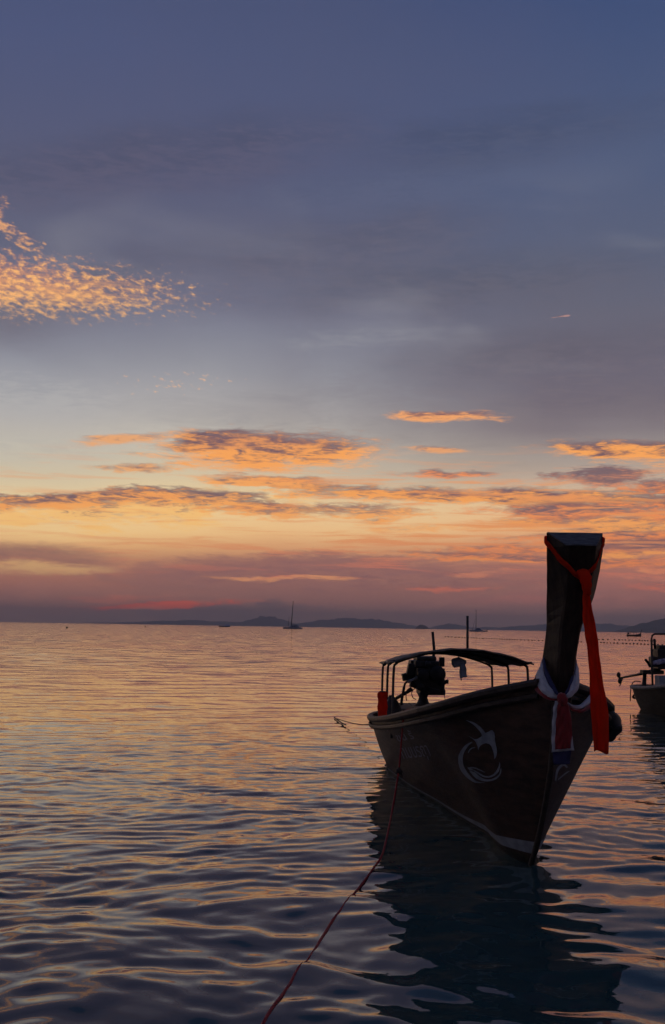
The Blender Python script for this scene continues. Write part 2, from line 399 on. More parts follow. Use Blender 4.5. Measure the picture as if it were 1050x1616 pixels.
def translucent(m, c, f):
    """thin cloth that lets some light through"""
    t = m.node_tree; b = t.nodes['Principled BSDF']; out = [n for n in t.nodes if n.type == 'OUTPUT_MATERIAL'][0]
    tr = t.nodes.new('ShaderNodeBsdfTranslucent'); tr.inputs[0].default_value = (*c, 1)
    mx = t.nodes.new('ShaderNodeMixShader'); mx.inputs[0].default_value = f
    t.links.new(b.outputs[0], mx.inputs[1]); t.links.new(tr.outputs[0], mx.inputs[2]); t.links.new(mx.outputs[0], out.inputs[0])
M['orange'] = wear_mat('orange_ribbon', (0.92, 0.055, 0.014), (0.97, 0.075, 0.020), 0.7, 8, (1, 1, 0.4), 0.2, spec=0.1)
translucent(M['orange'], (0.98, 0.075, 0.015), 0.6)
translucent(M['white'], (0.8, 0.8, 0.85), 0.2)

# water
WM, wb = base_mat('sea_water')
geo = WM.node_tree.nodes.new('ShaderNodeNewGeometry')
sp = WM.node_tree.nodes.new('ShaderNodeSeparateXYZ'); link(geo.outputs['Position'], sp.inputs[0])
PX, PY = Ex(sp.outputs[0]), Ex(sp.outputs[1])
gust = noise(vec(PX * 0.012, PY * 0.05), 1.0, 4, 0.6, 0.4)
def slope_noise(sxs, sys, detail, k):
    n = noise(vec(PX * sxs, PY * sys), 1.0, detail, 0.6, 0.3, out=1)
    v = WM.node_tree.nodes.new('ShaderNodeVectorMath'); v.operation = 'SUBTRACT'
    link(n.s, v.inputs[0]); v.inputs[1].default_value = (0.5, 0.5, 0.5)
    w = WM.node_tree.nodes.new('ShaderNodeVectorMath'); w.operation = 'MULTIPLY'
    link(v.outputs[0], w.inputs[0])
    put(w.inputs[1], vec(k * 0.6, k, 0.0))
    return w.outputs[0]
def vadd(a, b):
    v = WM.node_tree.nodes.new('ShaderNodeVectorMath'); v.operation = 'ADD'
    link(a, v.inputs[0]); link(b, v.inputs[1]); return v.outputs[0]
far = sstep(PY, 12, 70)
nn = vadd(geo.outputs['Normal'], slope_noise(5.0, 9.0, 3, fn('ADD', far * 0.08, 0.045)))
nn = vadd(nn, slope_noise(15.0, 26.0, 2, fn('ADD', far * 0.02, 0.032)))
nn = vadd(nn, slope_noise(0.55, 1.3, 4, far * (sstep(gust, 0.35, 0.65, 0.13, 0.32))))
nn = vadd(nn, vec(0.0, far * -0.014, 0.0))      # at a low view mostly the near faces of the waves show
vn = WM.node_tree.nodes.new('ShaderNodeVectorMath'); vn.operation = 'NORMALIZE'
link(nn, vn.inputs[0])
link(vn.outputs[0], wb.inputs['Normal'])
wb.inputs['Base Color'].default_value = (0.034, 0.082, 0.082, 1)
wb.inputs['Roughness'].default_value = 0.03
wb.inputs['IOR'].default_value = 1.33

# ------------------------------------------------------------------ mesh helpers
def mesh_obj(name, verts, faces, mat, parent=None, smooth=True):
    me = bpy.data.meshes.new(name)
    me.from_pydata([tuple(v) for v in verts], [], faces)
    me.update()
    if mat: me.materials.append(mat)
    if smooth: me.polygons.foreach_set('use_smooth', [True] * len(me.polygons))
    o = bpy.data.objects.new(name, me)
    COL.objects.link(o)
    if parent: o.parent = parent
    return o
def bm_obj(name, bm, mat, parent=None, smooth=False):
    bmesh.ops.recalc_face_normals(bm, faces=bm.faces)
    me = bpy.data.meshes.new(name)
    bm.to_mesh(me); bm.free()
    if mat: me.materials.append(mat)
    if smooth: me.polygons.foreach_set('use_smooth', [True] * len(me.polygons))
    o = bpy.data.objects.new(name, me)
    COL.objects.link(o)
    if parent: o.parent = parent
    return o
def add_box(bm, c, s, rot=None, bevel=0.0):
    m = Matrix.Translation(c) @ (rot.to_4x4() if rot else Matrix()) @ Matrix.Diagonal((*s, 1))
    r = bmesh.ops.create_cube(bm, size=1, matrix=m)
    if bevel:
        es = list({e for v in r['verts'] for e in v.link_edges})
        bmesh.ops.bevel(bm, geom=es, offset=bevel, segments=2, affect='EDGES', profile=0.6)
def add_tube(bm, pts, rad, seg=8, cap=True):
    pts = [Vector(p) for p in pts]
    rs = rad if hasattr(rad, '__len__') else [rad] * len(pts)
    rings = []
    up = Vector((0.13, 0.31, 0.94)).normalized()
    for i, p in enumerate(pts):
        t = (pts[min(i + 1, len(pts) - 1)] - pts[max(i - 1, 0)]).normalized()
        a = t.cross(up)
        if a.length < 0.05: a = t.cross(Vector((1, 0, 0)))
        a.normalize(); b = t.cross(a)
        rings.append([bm.verts.new(p + (a * math.cos(2 * math.pi * k / seg) + b * math.sin(2 * math.pi * k / seg)) * rs[i]) for k in range(seg)])
    for i in range(len(rings) - 1):
        for k in range(seg):
            bm.faces.new((rings[i][k], rings[i][(k + 1) % seg], rings[i + 1][(k + 1) % seg], rings[i + 1][k]))
    if cap:
        bm.faces.new(rings[0]); bm.faces.new(rings[-1])
def tube(name, pts, rad, mat, parent=None, seg=8):
    bm = bmesh.new(); add_tube(bm, pts, rad, seg)
    return bm_obj(name, bm, mat, parent, True)
def box(name, c, s, mat, parent=None, bevel=0.0, rot=None):
    bm = bmesh.new(); add_box(bm, c, s, rot, bevel)
    return bm_obj(name, bm, mat, parent)
def spline(pts, n):
    """Catmull-Rom through points"""
    P = [Vector(p) for p in pts]
    P = [P[0] * 2 - P[1]] + P + [P[-1] * 2 - P[-2]]
    out = []
    m = len(P) - 3
    for i in range(n):
        u = i / (n - 1) * m
        k = min(int(u), m - 1); t = u - k
        a, b, c, d = P[k:k + 4]
        out.append(0.5 * ((2 * b) + (c - a) * t + (2 * a - 5 * b + 4 * c - d) * t * t + (3 * b - a - 3 * c + d) * t ** 3))
    return out
def thing(name, label, cat, loc=(0, 0, 0), rz=0.0, group=None):
    o = bpy.data.objects.new(name, None)
    COL.objects.link(o)
    o.empty_display_size = 0.2
    o.location = loc; o.rotation_euler = (0, 0, rz)
    tag(o, label, cat, group)
    return o
def tag(o, label, cat, group=None):
    o['label'] = label; o['category'] = cat
    if group: o['group'] = group
    return o

# ------------------------------------------------------------------ the sea
rng = np.random.default_rng(11)
NW = 104
lam = np.exp(rng.uniform(np.log(0.15), np.log(2.8), NW))
ang = rng.normal(0, 0.72, NW) + np.where(rng.random(NW) < 0.18, 0.9, 0.0)
kk = 2 * np.pi / lam
kx, ky = kk * np.sin(ang), -kk * np.cos(ang)
ph = rng.uniform(0, 2 * np.pi, NW)
slope_c = 0.0132 * np.where(lam < 0.25, 0.85, 1.0) * np.where(lam > 0.7, 0.62, 1.0) * np.where(lam > 1.6, 0.6, 1.0)
amp = slope_c / kk
RING = on_sea(62, 1392)
def wave(x, y, sp):
    x = np.asarray(x, float); y = np.asarray(y, float)
    wx = x + 0.22 * np.sin(0.9 * y + 0.5 * x) + 0.10 * np.sin(2.3 * x - 1.1 * y + 1.0)
    wy = y + 0.22 * np.sin(0.7 * x - 0.4 * y + 2.0) + 0.10 * np.sin(1.9 * y + 1.7 * x)
    z = np.zeros_like(wx)
    for i in range(NW):
        g = np.clip((lam[i] / sp - 4.0) / 4.0, 0, 1)
        mod = 0.75 + 0.5 * np.sin(0.31 * kx[i] * x + 0.27 * ky[i] * y * 0.6 + i)
        z += amp[i] * g * mod * np.sin(kx[i] * wx + ky[i] * wy + ph[i])
    r = np.hypot(x - RING.x, y - RING.y)
    z += 0.0013 * (1 + 0.5 * np.sin(3 * np.arctan2(y - RING.y, x - RING.x) + 4 * x)) * np.exp(-((r - 0.42) / 0.30) ** 2) * np.cos(r * 42.0)
    fade = np.clip((95 - y) / 55, 0, 1) * np.interp(y, [5.5, 9, 16, 40], [1.6, 1.2, 0.82, 0.62])
    return z * fade
def grow(start, step, rate, end):
    out = [start]
    while out[-1] < end:
        step *= rate
        out.append(out[-1] + step)
    return out
xs = np.arange(-4.0, 5.0, 0.042)
def grow2(a, st, r, mid, r2, end):
    p = grow(a, st, r, mid); q = grow(p[-1], p[-1] - p[-2], r2, end)
    return np.array(p + q[1:])
right = grow2(5.0, 0.042, 1.026, 60, 1.25, 16000)[1:]
left = -grow2(4.0, 0.042, 1.026, 60, 1.25, 16000)[1:][::-1]
X = np.concatenate([left, xs, right])
ys = np.arange(4.2, 18.0, 0.027)
up = grow2(18.0, 0.027, 1.008, 80, 1.12, 16000)[1:]
dn = 4.2 - (np.array(grow(0.0, 0.035, 1.12, 300))[1:])[::-1]
Y = np.concatenate([dn, ys, up])
SX = np.gradient(X); SY = np.gradient(Y)
GX, GY_ = np.meshgrid(X, Y)
SP = np.maximum(np.repeat(SY[:, None], len(X), 1), 0.45 * np.repeat(SX[None, :], len(Y), 0))
GZ = wave(GX, GY_, SP)
nv = GX.size; nx, ny = len(X), len(Y)
co = np.stack([GX, GY_, GZ], -1).reshape(-1, 3).astype(np.float32)
idx = np.arange(nv).reshape(ny, nx)
fa = np.stack([idx[:-1, :-1], idx[:-1, 1:], idx[1:, 1:], idx[1:, :-1]], -1).reshape(-1, 4)
me = bpy.data.meshes.new('sea')
me.vertices.add(nv); me.vertices.foreach_set('co', co.ravel())
me.loops.add(fa.size); me.loops.foreach_set('vertex_index', fa.ravel().astype(np.int32))
me.polygons.add(len(fa))
me.polygons.foreach_set('loop_start', (np.arange(len(fa)) * 4).astype(np.int32))
me.polygons.foreach_set('use_smooth', np.ones(len(fa), bool))
me.update(calc_edges=True)
me.materials.append(WM)
sea = bpy.data.objects.new('sea', me)
COL.objects.link(sea)
sea['kind'] = 'structure'
sea['label'] = 'rippled sea reflecting the orange sunset clouds'

# ------------------------------------------------------------------ islands on the horizon
def island(px0, px1, prof, dist, label, depth=1200.0, seed=1):
    """a ridge: prof = heights in metres along the ridge"""
    rr = random.Random(seed)
    p0, p1 = at(px0, 990, dist), at(px1, 990, dist)
    n, m = 72, 11
    vs, fs = [], []
    ridge = np.interp(np.linspace(0, 1, n), np.linspace(0, 1, len(prof)), prof)
    rough = [0.0] * n
    for o in (5, 9, 17, 29):
        pa = rr.uniform(0, 6.28)
        for i in range(n): rough[i] += math.sin(i / n * o * 6.28 + pa) / o
    for i in range(n):
        t = i / (n - 1)
        h = ridge[i] * (1 + 0.3 * rough[i]) + rr.uniform(-1, 1) * 0.03 * max(prof)
        for j in range(m):
            s = j / (m - 1) * 2 - 1
            w = depth * 0.5 * (0.35 + 0.65 * math.sin(math.pi * min(max(t, 0.02), 0.98)))
            z = max(h, 0) * (1 - abs(s) ** 1.4) + (rr.uniform(-0.06, 0.06) * max(h, 0) if abs(s) < 0.9 else 0)
            if abs(s) > 0.99 or i in (0, n - 1): z = -2
            vs.append((p0.x + (p1.x - p0.x) * t, dist + s * w, z))
    for i in range(n - 1):
        for j in range(m - 1):
            a = i * m + j
            fs.append((a, a + m, a + m + 1, a + 1))
    o = mesh_obj('island', vs, fs, M['forest'], None, True)
    o['kind'] = 'structure'; o['label'] = label
    return o
def mh(px, d): return px * d / FPX
D1, D2, D3 = 15200, 9000, 6600
island(120, 400, [mh(v, D1) for v in (0, 1.5, 2.5, 4, 6, 8, 7, 6, 5)], D1, 'long low island at the left end of the horizon', seed=2)
island(370, 470, [mh(v, D1) for v in (3, 7, 11, 15, 15, 12, 8, 4)], D1 - 500, 'island hump behind the catamaran', seed=3)
island(455, 680, [mh(v, D1) for v in (2, 7, 10, 13, 14, 13, 12, 8, 4, 1)], D1 - 700, 'long hilly island between the catamaran and the boat', seed=4)
island(655, 678, [mh(v, D3) for v in (0, 4, 6.5, 7, 6, 4, 0)], D3, 'tiny domed islet on the horizon above the engine', 160, seed=5)
island(675, 800, [mh(v, D1) for v in (1, 5, 9, 8, 4, 3, 5, 4, 1)], D1, 'faint far island behind the moored sloop', seed=6)
island(770, 1010, [mh(v, D1) for v in (2, 5, 7, 9, 10, 13, 14, 12, 11, 9)], D1 - 300, 'pale far hills beside the orange ribbon', seed=7)
island(974, 1140, [mh(v, D3 + 600) for v in (1, 8, 14, 18, 23, 27, 28, 28, 28)], D3 + 600, 'dark headland at the right end of the horizon', seed=8)

# ------------------------------------------------------------------ longtail hull
SA = [-0.88, -0.75, -0.5, -0.2, 0.18, 0.72, 1.44, 3.0, 4.8, 6.6, 7.8, 8.5, 8.85, 9.0]
SW = [0.085, 0.20, 0.41, 0.61, 0.80, 0.93, 0.98, 0.98, 0.95, 0.90, 0.82, 0.66, 0.42, 0.10]
SZ = [1.68, 1.64, 1.58, 1.50, 1.40, 1.31, 1.22, 1.06, 0.90, 0.76, 0.71, 0.70, 0.70, 0.70]
WA = [0.0, 0.4, 1.2, 2.4, 3.4, 4.8, 7.0, 7.8, 8.5, 9.0]
WW = [0.012, 0.05, 0.13, 0.25, 0.33, 0.50, 0.66, 0.58, 0.36, 0.05]
KA = [-0.88, -0.85, -0.75, -0.55, -0.30, 0.0, 0.40, 1.0, 6.8, 8.0, 9.0]
KZ = [1.50, 1.25, 0.95, 0.62, 0.30, 0.0, -0.34, -0.42, -0.40, -0.25, -0.05]
def smooth_interp(a, xs, ys, w=0.12):
    return float(np.mean([np.interp(a + d, xs, ys) for d in np.linspace(-w, w, 9)])) if w else float(np.interp(a, xs, ys))
def hull_w(a, z):
    g, zg = smooth_interp(a, SA, SW, min(0.12, max(0.0, a + 0.88))), smooth_interp(a, SA, SZ, 0.1)
    z0 = smooth_interp(a, KA, KZ, 0.03)
    t = min(max((z - z0) / (zg - z0), 0.0), 1.0)
    p = float(np.interp(a, PA_, PP_))
    return g * t ** p
def _pexp(a):
    g, zg, z0 = smooth_interp(a, SA, SW, 0.12), smooth_interp(a, SA, SZ, 0.1), smooth_interp(a, KA, KZ, 0.03)
    ww = max(smooth_interp(a, WA, WW, 0.1), 0.004)
    p = math.log(min(ww / g, 0.97)) / math.log(min(max((0 - z0) / (zg - z0), 0.01), 0.97))
    return min(max(p, 0.35), 1.5)
PA_ = [-0.88, -0.4, 0.3] + list(np.arange(1.2, 9.01, 0.3))
PP_ = [0.82, 0.88, 1.06] + [_pexp(a) for a in np.arange(1.2, 9.01, 0.3)]
def hull_pt(a, t, side):
    z0, zg = smooth_interp(a, KA, KZ, 0.03), smooth_interp(a, SA, SZ, 0.1)
    z = z0 + (zg - z0) * t
    return Vector((side * hull_w(a, z), a, z))
AS = sorted(set([-0.88, -0.84, -0.78, -0.7, -0.6, -0.5, -0.4, -0.3, -0.2, -0.1, 0.0, 0.06, 0.12, 0.2, 0.3, 0.42, 0.55, 0.7, 0.9, 1.1, 1.35, 1.7, 2.1, 2.6,
             3.1, 3.7, 4.3, 5.0, 5.7, 6.4, 7.0, 7.4, 7.8, 8.15, 8.4, 8.6, 8.75, 8.87, 8.95, 9.0]))
TT = np.linspace(0, 1, 17) ** 1.25
def hull_mesh(name, mat, parent, thick=0.035):
    vs, fs = [], []
    m = 2 * len(TT) - 1
    for a in AS:
        for t in TT[::-1]: vs.append(hull_pt(a, t, -1))
        for t in TT[1:]: vs.append(hull_pt(a, t, 1))
    for i in range(len(AS) - 1):
        for j in range(m - 1):
            k = i * m + j
            fs.append((k, k + 1, k + m + 1, k + m))
    k = (len(AS) - 1) * m
    fs.append(tuple(range(k + m - 1, k - 1, -1)))
    o = mesh_obj(name, vs, fs, mat, parent, True)
    o.data.materials.append(M['bottom'])
    for p in o.data.polygons:
        if p.center.z < 0.02: p.material_index = 1
    md = o.modifiers.new('thickness', 'SOLIDIFY'); md.thickness = thick; md.offset = -1
    bmx = bmesh.new(); bmx.from_mesh(o.data)
    bmesh.ops.recalc_face_normals(bmx, faces=bmx.faces)
    c = [f for f in bmx.faces if f.calc_center_median().x < -0.5 and abs(f.calc_center_median().y - 4) < 1][0]
    if c.normal.x > 0: bmesh.ops.reverse_faces(bmx, faces=bmx.faces)
    bmx.to_mesh(o.data); bmx.free()
    return o
def rail(name, off_in, off_out, z0, z1, mat, parent, a0=-0.84, a1=9.0, both=True):
    """a squared timber following the sheer round the stern"""
    path = []
    sa = [a for a in AS if a0 <= a <= a1]
    for a in sa: path.append(hull_pt(a, 1, -1))
    for a in sa[::-1]: path.append(hull_pt(a, 1, 1))
    vs, fs = [], []
    n = len(path)
    for i, p in enumerate(path):
        t = (path[min(i + 1, n - 1)] - path[max(i - 1, 0)]); t.z = 0
        t.normalize()
        nrm = Vector((-t.y, t.x, 0))
        c = 0.3 * (z1 - z0)
        for (w, z) in ((-off_in, z0), (-off_in, z1 - c * .5), (-off_in + .012, z1), (off_out - c, z1), (off_out, z1 - c), (off_out, z0 + c), (off_out - c, z0)):
            vs.append(p + nrm * w + Vector((0, 0, z)))
    for i in range(n - 1):
        for k in range(7):
            a, b = i * 7 + k, i * 7 + (k + 1) % 7
            fs.append((a, b, b + 7, a + 7))
    fs.append(tuple(range(7))); fs.append(tuple(range((n - 1) * 7, n * 7)))
    bm = bmesh.new()
    bv = [bm.verts.new(v) for v in vs]
    for f in fs: bm.faces.new([bv[k] for k in f])
    return bm_obj(name, bm, mat, parent)

BOW = on_sea(838, 1362)
AXIS = math.atan(0.050)
boat = thing('longtail_boat', 'large dark wooden longtail boat with tall prow and white bird emblem', 'boat', (BOW.x, BOW.y, 0), AXIS)
BW = Matrix.Translation(BOW) @ Matrix.Rotation(AXIS, 4, 'Z')
BWI = BW.inverted()
def L(px, py, y): return BWI @ at(px, py, y)      # a picture spot, y metres out, in the boat's own frame
hull = hull_mesh('hull', M['hull'], boat)
rail('gunwale', 0.05, 0.045, -0.05, 0.03, M['hull_edge'], boat)
rail('rub_rail', -0.002, 0.022, -0.145, -0.085, M['hull_edge'], boat, -0.84)

# stem timber along the bow edge
sv = []
for a, z in zip([-0.90, -0.875, -0.775, -0.575, -0.325, -0.02, 0.38, 0.8], [1.50, 1.25, 0.95, 0.62, 0.30, 0.0, -0.34, -0.44]):
    sv.append((0, a, z))
tube('stem', spline(sv, 24), 0.028, M['wood'], boat, 6)

# white boot stripe on each side, widest at the bow
def stripe(side):
    vs, fs = [], []
    sa = np.concatenate([np.linspace(-0.11, 0.6, 14), np.linspace(0.75, 7.6, 36)])
    for a in sa:
        zs0 = np.interp(a, [-0.11, 0.5, 2, 4, 7.6], [0.10, 0.085, 0.05, 0.035, 0.03])
        zs1 = np.interp(a, [-0.11, 0.5, 2, 4, 7.6], [0.225, 0.165, 0.095, 0.06, 0.05])
        for k in range(4):
            z = zs0 + (zs1 - zs0) * k / 3
            astem = float(np.interp(-z, [-v for v in KZ[:7]], KA[:7])) + 0.01
            aa = a + (astem + 0.11) * max(0.0, 1 - (a + 0.11) / 0.5)
            vs.append((side * (hull_w(aa, z) + 0.007), aa, z))
    for i in range(len(sa) - 1):
        for k in range(3):
            j = i * 4 + k
            fs.append((j, j + 1, j + 5, j + 4))
    return mesh_obj('waterline_stripe', vs, fs, M['white_paint'], boat)
stripe(-1); stripe(1)

# floor boards, thwarts, stern deck
for i in range(9):
    w = (i - 4) * 0.155
    fit = [a for a in np.arange(0.8, 7.6, 0.05) if hull_w(a, 0.37) > abs(w) + 0.15]
    if fit:
        box('floor_board', (w, (fit[0] + fit[-1]) / 2, 0.40 + 0.004 * (i % 3)), (0.148, fit[-1] - fit[0], 0.025), M['wood'], boat, 0.004)
for a in (0.6, 2.1, 3.4, 4.7, 5.9):
    w = min(hull_w(a + d_, smooth_interp(a, SA, SZ) - 0.27) for d_ in (-0.13, 0.13)) - 0.05
    box('thwart', (0, a, smooth_interp(a, SA, SZ) - 0.24), (2 * w, 0.24, 0.035), M['wood'], boat, 0.006)
for i in range(7):
    y = -0.52 + i * 0.16
    w = 0.96 * hull_w(max(y, -0.6), smooth_interp(y, SA, SZ) - 0.1) - 0.03
    if w > 0.05:
        box('foredeck_board', (0, y, smooth_interp(y, SA, SZ) - 0.10), (2 * w, 0.152, 0.03), M['wood'], boat, 0.005)
for i in range(8):
    box('stern_board', ((i - 3.5) * 0.145, 7.6, 0.865 + 0.003 * (i % 2)), (0.138, 1.6, 0.03), M['wood'], boat, 0.004)
for y in (6.85, 8.3):
    box('stern_beam', (0, y, 0.80), (1.34 if y < 7 else 1.2, 0.10, 0.09), M['wood'], boat, 0.008)

# ---- prow: a tapering timber, wide at the back, narrow in front
PRZ = [1.30, 1.55, 1.80, 2.10, 2.40, 2.65, 2.86]
PRA = [-0.82, -0.89, -0.93, -0.99, -1.08, -1.19, -1.31]       # front edge
PRD = [0.34, 0.34, 0.31, 0.28, 0.27, 0.26, 0.26]              # depth
PRF = [0.07, 0.10, 0.12, 0.15, 0.19, 0.215, 0.235]            # width of the front
_sil = [(1130, 850, 902), (1100, 849, 904), (1050, 854, 907), (1000, 861, 915), (930, 862, 938), (880, 862, 948), (845, 862, 953)]
PRB, PRX = [], []                                             # width of the back, sideways lean
for (py_, xl_, xr_), a_, d_ in zip(_sil, PRA, PRD):
    pl_, pr_ = L(xl_, py_, BOW.y + a_ + d_), L(xr_, py_, BOW.y + a_ + d_)
    PRB.append(pr_.x - pl_.x); PRX.append((pr_.x + pl_.x) / 2)
def prow_ring(z, top=False):
    f = lambda ar: smooth_interp(z, PRZ, ar, 0.06)
    a, d, b, fr, x = f(PRA), f(PRD), f(PRB), f(PRF), f(PRX)
    c = 0.026
    zb = 0.12 if top else 0.0
    return [Vector((x - fr / 2, a, z)), Vector((x + fr / 2, a, z)), Vector((x + fr / 2 + c * .6, a + c, z)), Vector((x + b / 2, a + d - c, z + zb)), Vector((x + b / 2 - c, a + d, z + zb)),
            Vector((x - b / 2 + c, a + d, z + zb)), Vector((x - b / 2, a + d - c, z + zb)), Vector((x - fr / 2 - c * .6, a + c, z))]
bm = bmesh.new()
rings = []
PZ = list(np.linspace(1.30, 2.78, 20)) + [2.80]
for i, z in enumerate(PZ):
    rings.append([bm.verts.new(v) for v in prow_ring(z, i == len(PZ) - 1)])
for i in range(len(rings) - 1):
    for k in range(8):
        bm.faces.new((rings[i][k], rings[i][(k + 1) % 8], rings[i + 1][(k + 1) % 8], rings[i + 1][k]))
bm.faces.new(rings[0])
for v in bm.verts: v.co += Vector((random.uniform(-1, 1), random.uniform(-1, 1), 0)) * 0.0025
prow = bm_obj('prow', bm, M['prow'], boat)
bm = bmesh.new()
tr = prow_ring(2.80, True)
cen = sum(tr, Vector()) / 8
lo = [bm.verts.new(cen + (v - cen) * 0.995) for v in tr]
hi = [bm.verts.new(cen + (v - cen) * 0.975 + Vector((0, -0.003, 0.008))) for v in tr]
for k in range(8): bm.faces.new((lo[k], lo[(k + 1) % 8], hi[(k + 1) % 8], hi[k]))
bm.faces.new(hi); bm.faces.new(lo)
bm_obj('end_cap', bm, M['endgrain'], prow)
# heads of the bow timbers behind the prow
for sgn in (1,):
    bm = bmesh.new()
    add_tube(bm, spline([(sgn * 0.13, -0.62, 1.52), (sgn * 0.20, -0.60, 1.62), (sgn * 0.26, -0.48, 1.66), (sgn * 0.34, -0.34, 1.62)], 9), [0.05, 0.06, 0.06, 0.05, 0.05, 0.05, 0.045, 0.04, 0.03], 7)
    bm_obj('bow_knee', bm, M['wood'], boat, True)

# ---- painted marks on the planking
bpy.context.view_layer.update()
def bvh_of(o):
    me = o.data
    return BVHTree.FromPolygons([BW @ v.co for v in me.vertices], [tuple(p.vertices) for p in me.polygons])
HB = bvh_of(hull)
def on_hull(px, py, off=0.006):
    d = ray(px, py)
    loc, nrm, i, dist = HB.ray_cast(Vector((0, 0, EYE)), d)
    if loc is None: return None
    if nrm.dot(d) > 0: nrm = -nrm
    return BWI @ (loc + nrm * off)
def mark_strip(name, left, right_, parent, mat, n=30):
    """a painted shape between two edge lines given as picture spots on the planking"""
    A = spline([(x, y, 0) for x, y in left], n); B = spline([(x, y, 0) for x, y in right_], n)
    vs, fs, k = [], [], 4
    for a, b in zip(A, B):
        for j in range(k):
            p = a.lerp(b, j / (k - 1))
            q = on_hull(p.x, p.y)
            if q is None: return None
            vs.append(q)
    for i in range(n - 1):
        for j in range(k - 1):
            c = i * k + j
            fs.append((c, c + 1, c + k + 1, c + k))
    return mesh_obj(name, vs, fs, mat, parent)
def Zm(x, y): return (620 + x / 5.25, 1120 + y / 5.25)
emb = bpy.data.objects.new('bird_emblem', None); COL.objects.link(emb); emb.parent = boat
emb['label'] = 'pale painted swallow over a ring of waves'
def ms(name, l, r, n=30): mark_strip(name, [Zm(*p) for p in l], [Zm(*p) for p in r], emb, M['mark_paint'], n)
ms('wing', [(608, 83), (680, 105), (735, 145), (775, 192), (808, 205)], [(610, 85), (668, 118), (715, 165), (742, 205), (745, 250)])
ms('wing', [(846, 228), (858, 285), (867, 335), (864, 375), (849, 408)], [(770, 272), (812, 290), (832, 330), (842, 365), (846, 404)])
ms('body', [(742, 205), (775, 190), (800, 178), (826, 168), (846, 190)], [(745, 285), (785, 272), (815, 268), (840, 258), (851, 230)])
ms('tail', [(638, 218), (680, 240), (715, 235), (760, 200)], [(638, 220), (685, 255), (712, 300), (750, 284)])
ms('tail', [(690, 262), (706, 300), (712, 332)], [(745, 282), (722, 306), (713, 333)], 12)
ms('wave', [(662, 262), (605, 292), (556, 362), (548, 432), (572, 505), (625, 565), (690, 602), (768, 603)],
   [(664, 268), (628, 300), (592, 362), (585, 430), (606, 490), (655, 555), (705, 592), (766, 601)], 44)
ms('wave', [(886, 425), (895, 462), (876, 518), (822, 556), (760, 556), (700, 522), (640, 478), (622, 478)],
   [(888, 430), (880, 470), (850, 520), (812, 544), (770, 546), (735, 530), (690, 505), (640, 498)], 44)
ms('wave', [(904, 478), (900, 525), (868, 568), (812, 590), (748, 588), (690, 562), (650, 520), (640, 500)],
   [(896, 492), (888, 528), (858, 556), (812, 574), (765, 572), (722, 548), (690, 520), (652, 504)], 40)
ms('wave', [(628, 476), (680, 474), (725, 492), (768, 516)], [(640, 486), (680, 485), (724, 501), (766, 518)], 20)
ms('wave', [(628, 352), (640, 326), (660, 312), (688, 310)], [(632, 356), (648, 332), (664, 319), (686, 314)], 16)
mark_strip('starboard_mark', [(877, 1233), (881, 1216), (889, 1208), (893, 1212)], [(875, 1230), (878, 1213), (888, 1204), (896, 1210)], boat, M['mark_paint'], 16)
mark_strip('starboard_mark', [(880, 1229), (890, 1220), (897, 1216)], [(880, 1231), (891, 1222), (898, 1217)], boat, M['mark_paint'], 12)
# Thai lettering
def lettering(text, org, ux, uy, name='lettering'):
    cu = bpy.data.curves.new('t', 'FONT'); cu.body = text; cu.size = 1.0
    to = bpy.data.objects.new('t', cu); COL.objects.link(to)
    bpy.context.view_layer.update()
    tm = bpy.data.meshes.new_from_object(to.evaluated_get(bpy.context.evaluated_depsgraph_get()))
    bpy.data.objects.remove(to)
    xs_ = [v.co.x for v in tm.vertices]
    if not xs_: return
    wmax = max(xs_) or 1
    bm = bmesh.new(); bm.from_mesh(tm); bpy.data.meshes.remove(tm)
    ok = True
    for v in bm.verts:
        u, w = v.co.x / wmax, v.co.y
        q = on_hull(org[0] + ux[0] * u + uy[0] * w, org[1] + ux[1] * u + uy[1] * w)
        if q is None: ok = False; continue
        v.co = q
    if ok: bm_obj(name, bm, M['mark_blue'], boat)['kind'] = 'stuff'
    else: bm.free()
lettering('ทมบรฤา', (637, 1197), (44, -5), (-13, -30))
lettering('ขน ร้', (629, 1170), (26, -5), (-9, -17))

# ---- canopy
canopy = bpy.data.objects.new('canopy', None); COL.objects.link(canopy); canopy.parent = boat
FR = [(4.05, 1.68, 0.86), (5.3, 1.635, 0.84), (6.55, 1.585, 0.82)]
def arch(w, z, rise, n=13):
    return [(-w + 2 * w * i / (n - 1), z + rise * (1 - abs(2 * i / (n - 1) - 1) ** 2.0)) for i in range(n)]
def cxa(a): return float(np.interp(a, [4.05, 6.55], [0.02, 0.08]))
for a, z, w in FR:
    CX = cxa(a)
    for sgn in (-1, 1):
        g = smooth_interp(a, SA, SZ)
        tube('post', spline([(CX + sgn * (w + 0.02), a, g - 0.25), (CX + sgn * (w + 0.01), a, g), (CX + sgn * w, a, z - 0.12), (CX + sgn * (w - 0.03), a, z - 0.03), (CX + sgn * (w - 0.10), a, z + 0.015)], 14), 0.017, M['pipe'], canopy)
    tube('arch_pipe', [(CX + x, a, y - 0.02) for x, y in arch(w - 0.02, z, 0.17)], 0.016, M['pipe'], canopy)
vs, fs = [], []
ra = np.linspace(3.85, 6.7, 15); nA = 15
for i, a in enumerate(ra):
    z = np.interp(a, [4.05, 6.55], [1.68, 1.585]); w = np.interp(a, [4.05, 6.55], [0.90, 0.86])
    sag = 0.016 * math.sin((a - 4.05) / 1.25 * math.pi) ** 2
    for j, (x, y) in enumerate(arch(w, z, 0.18, nA)):
        vs.append((cxa(a) + x, a, y - sag + 0.006 * math.sin(j * 2.3 + i * 1.1)))
for i in range(len(ra) - 1):
    for j in range(nA - 1):
        k = i * nA + j
        fs.append((k, k + 1, k + nA + 1, k + nA))
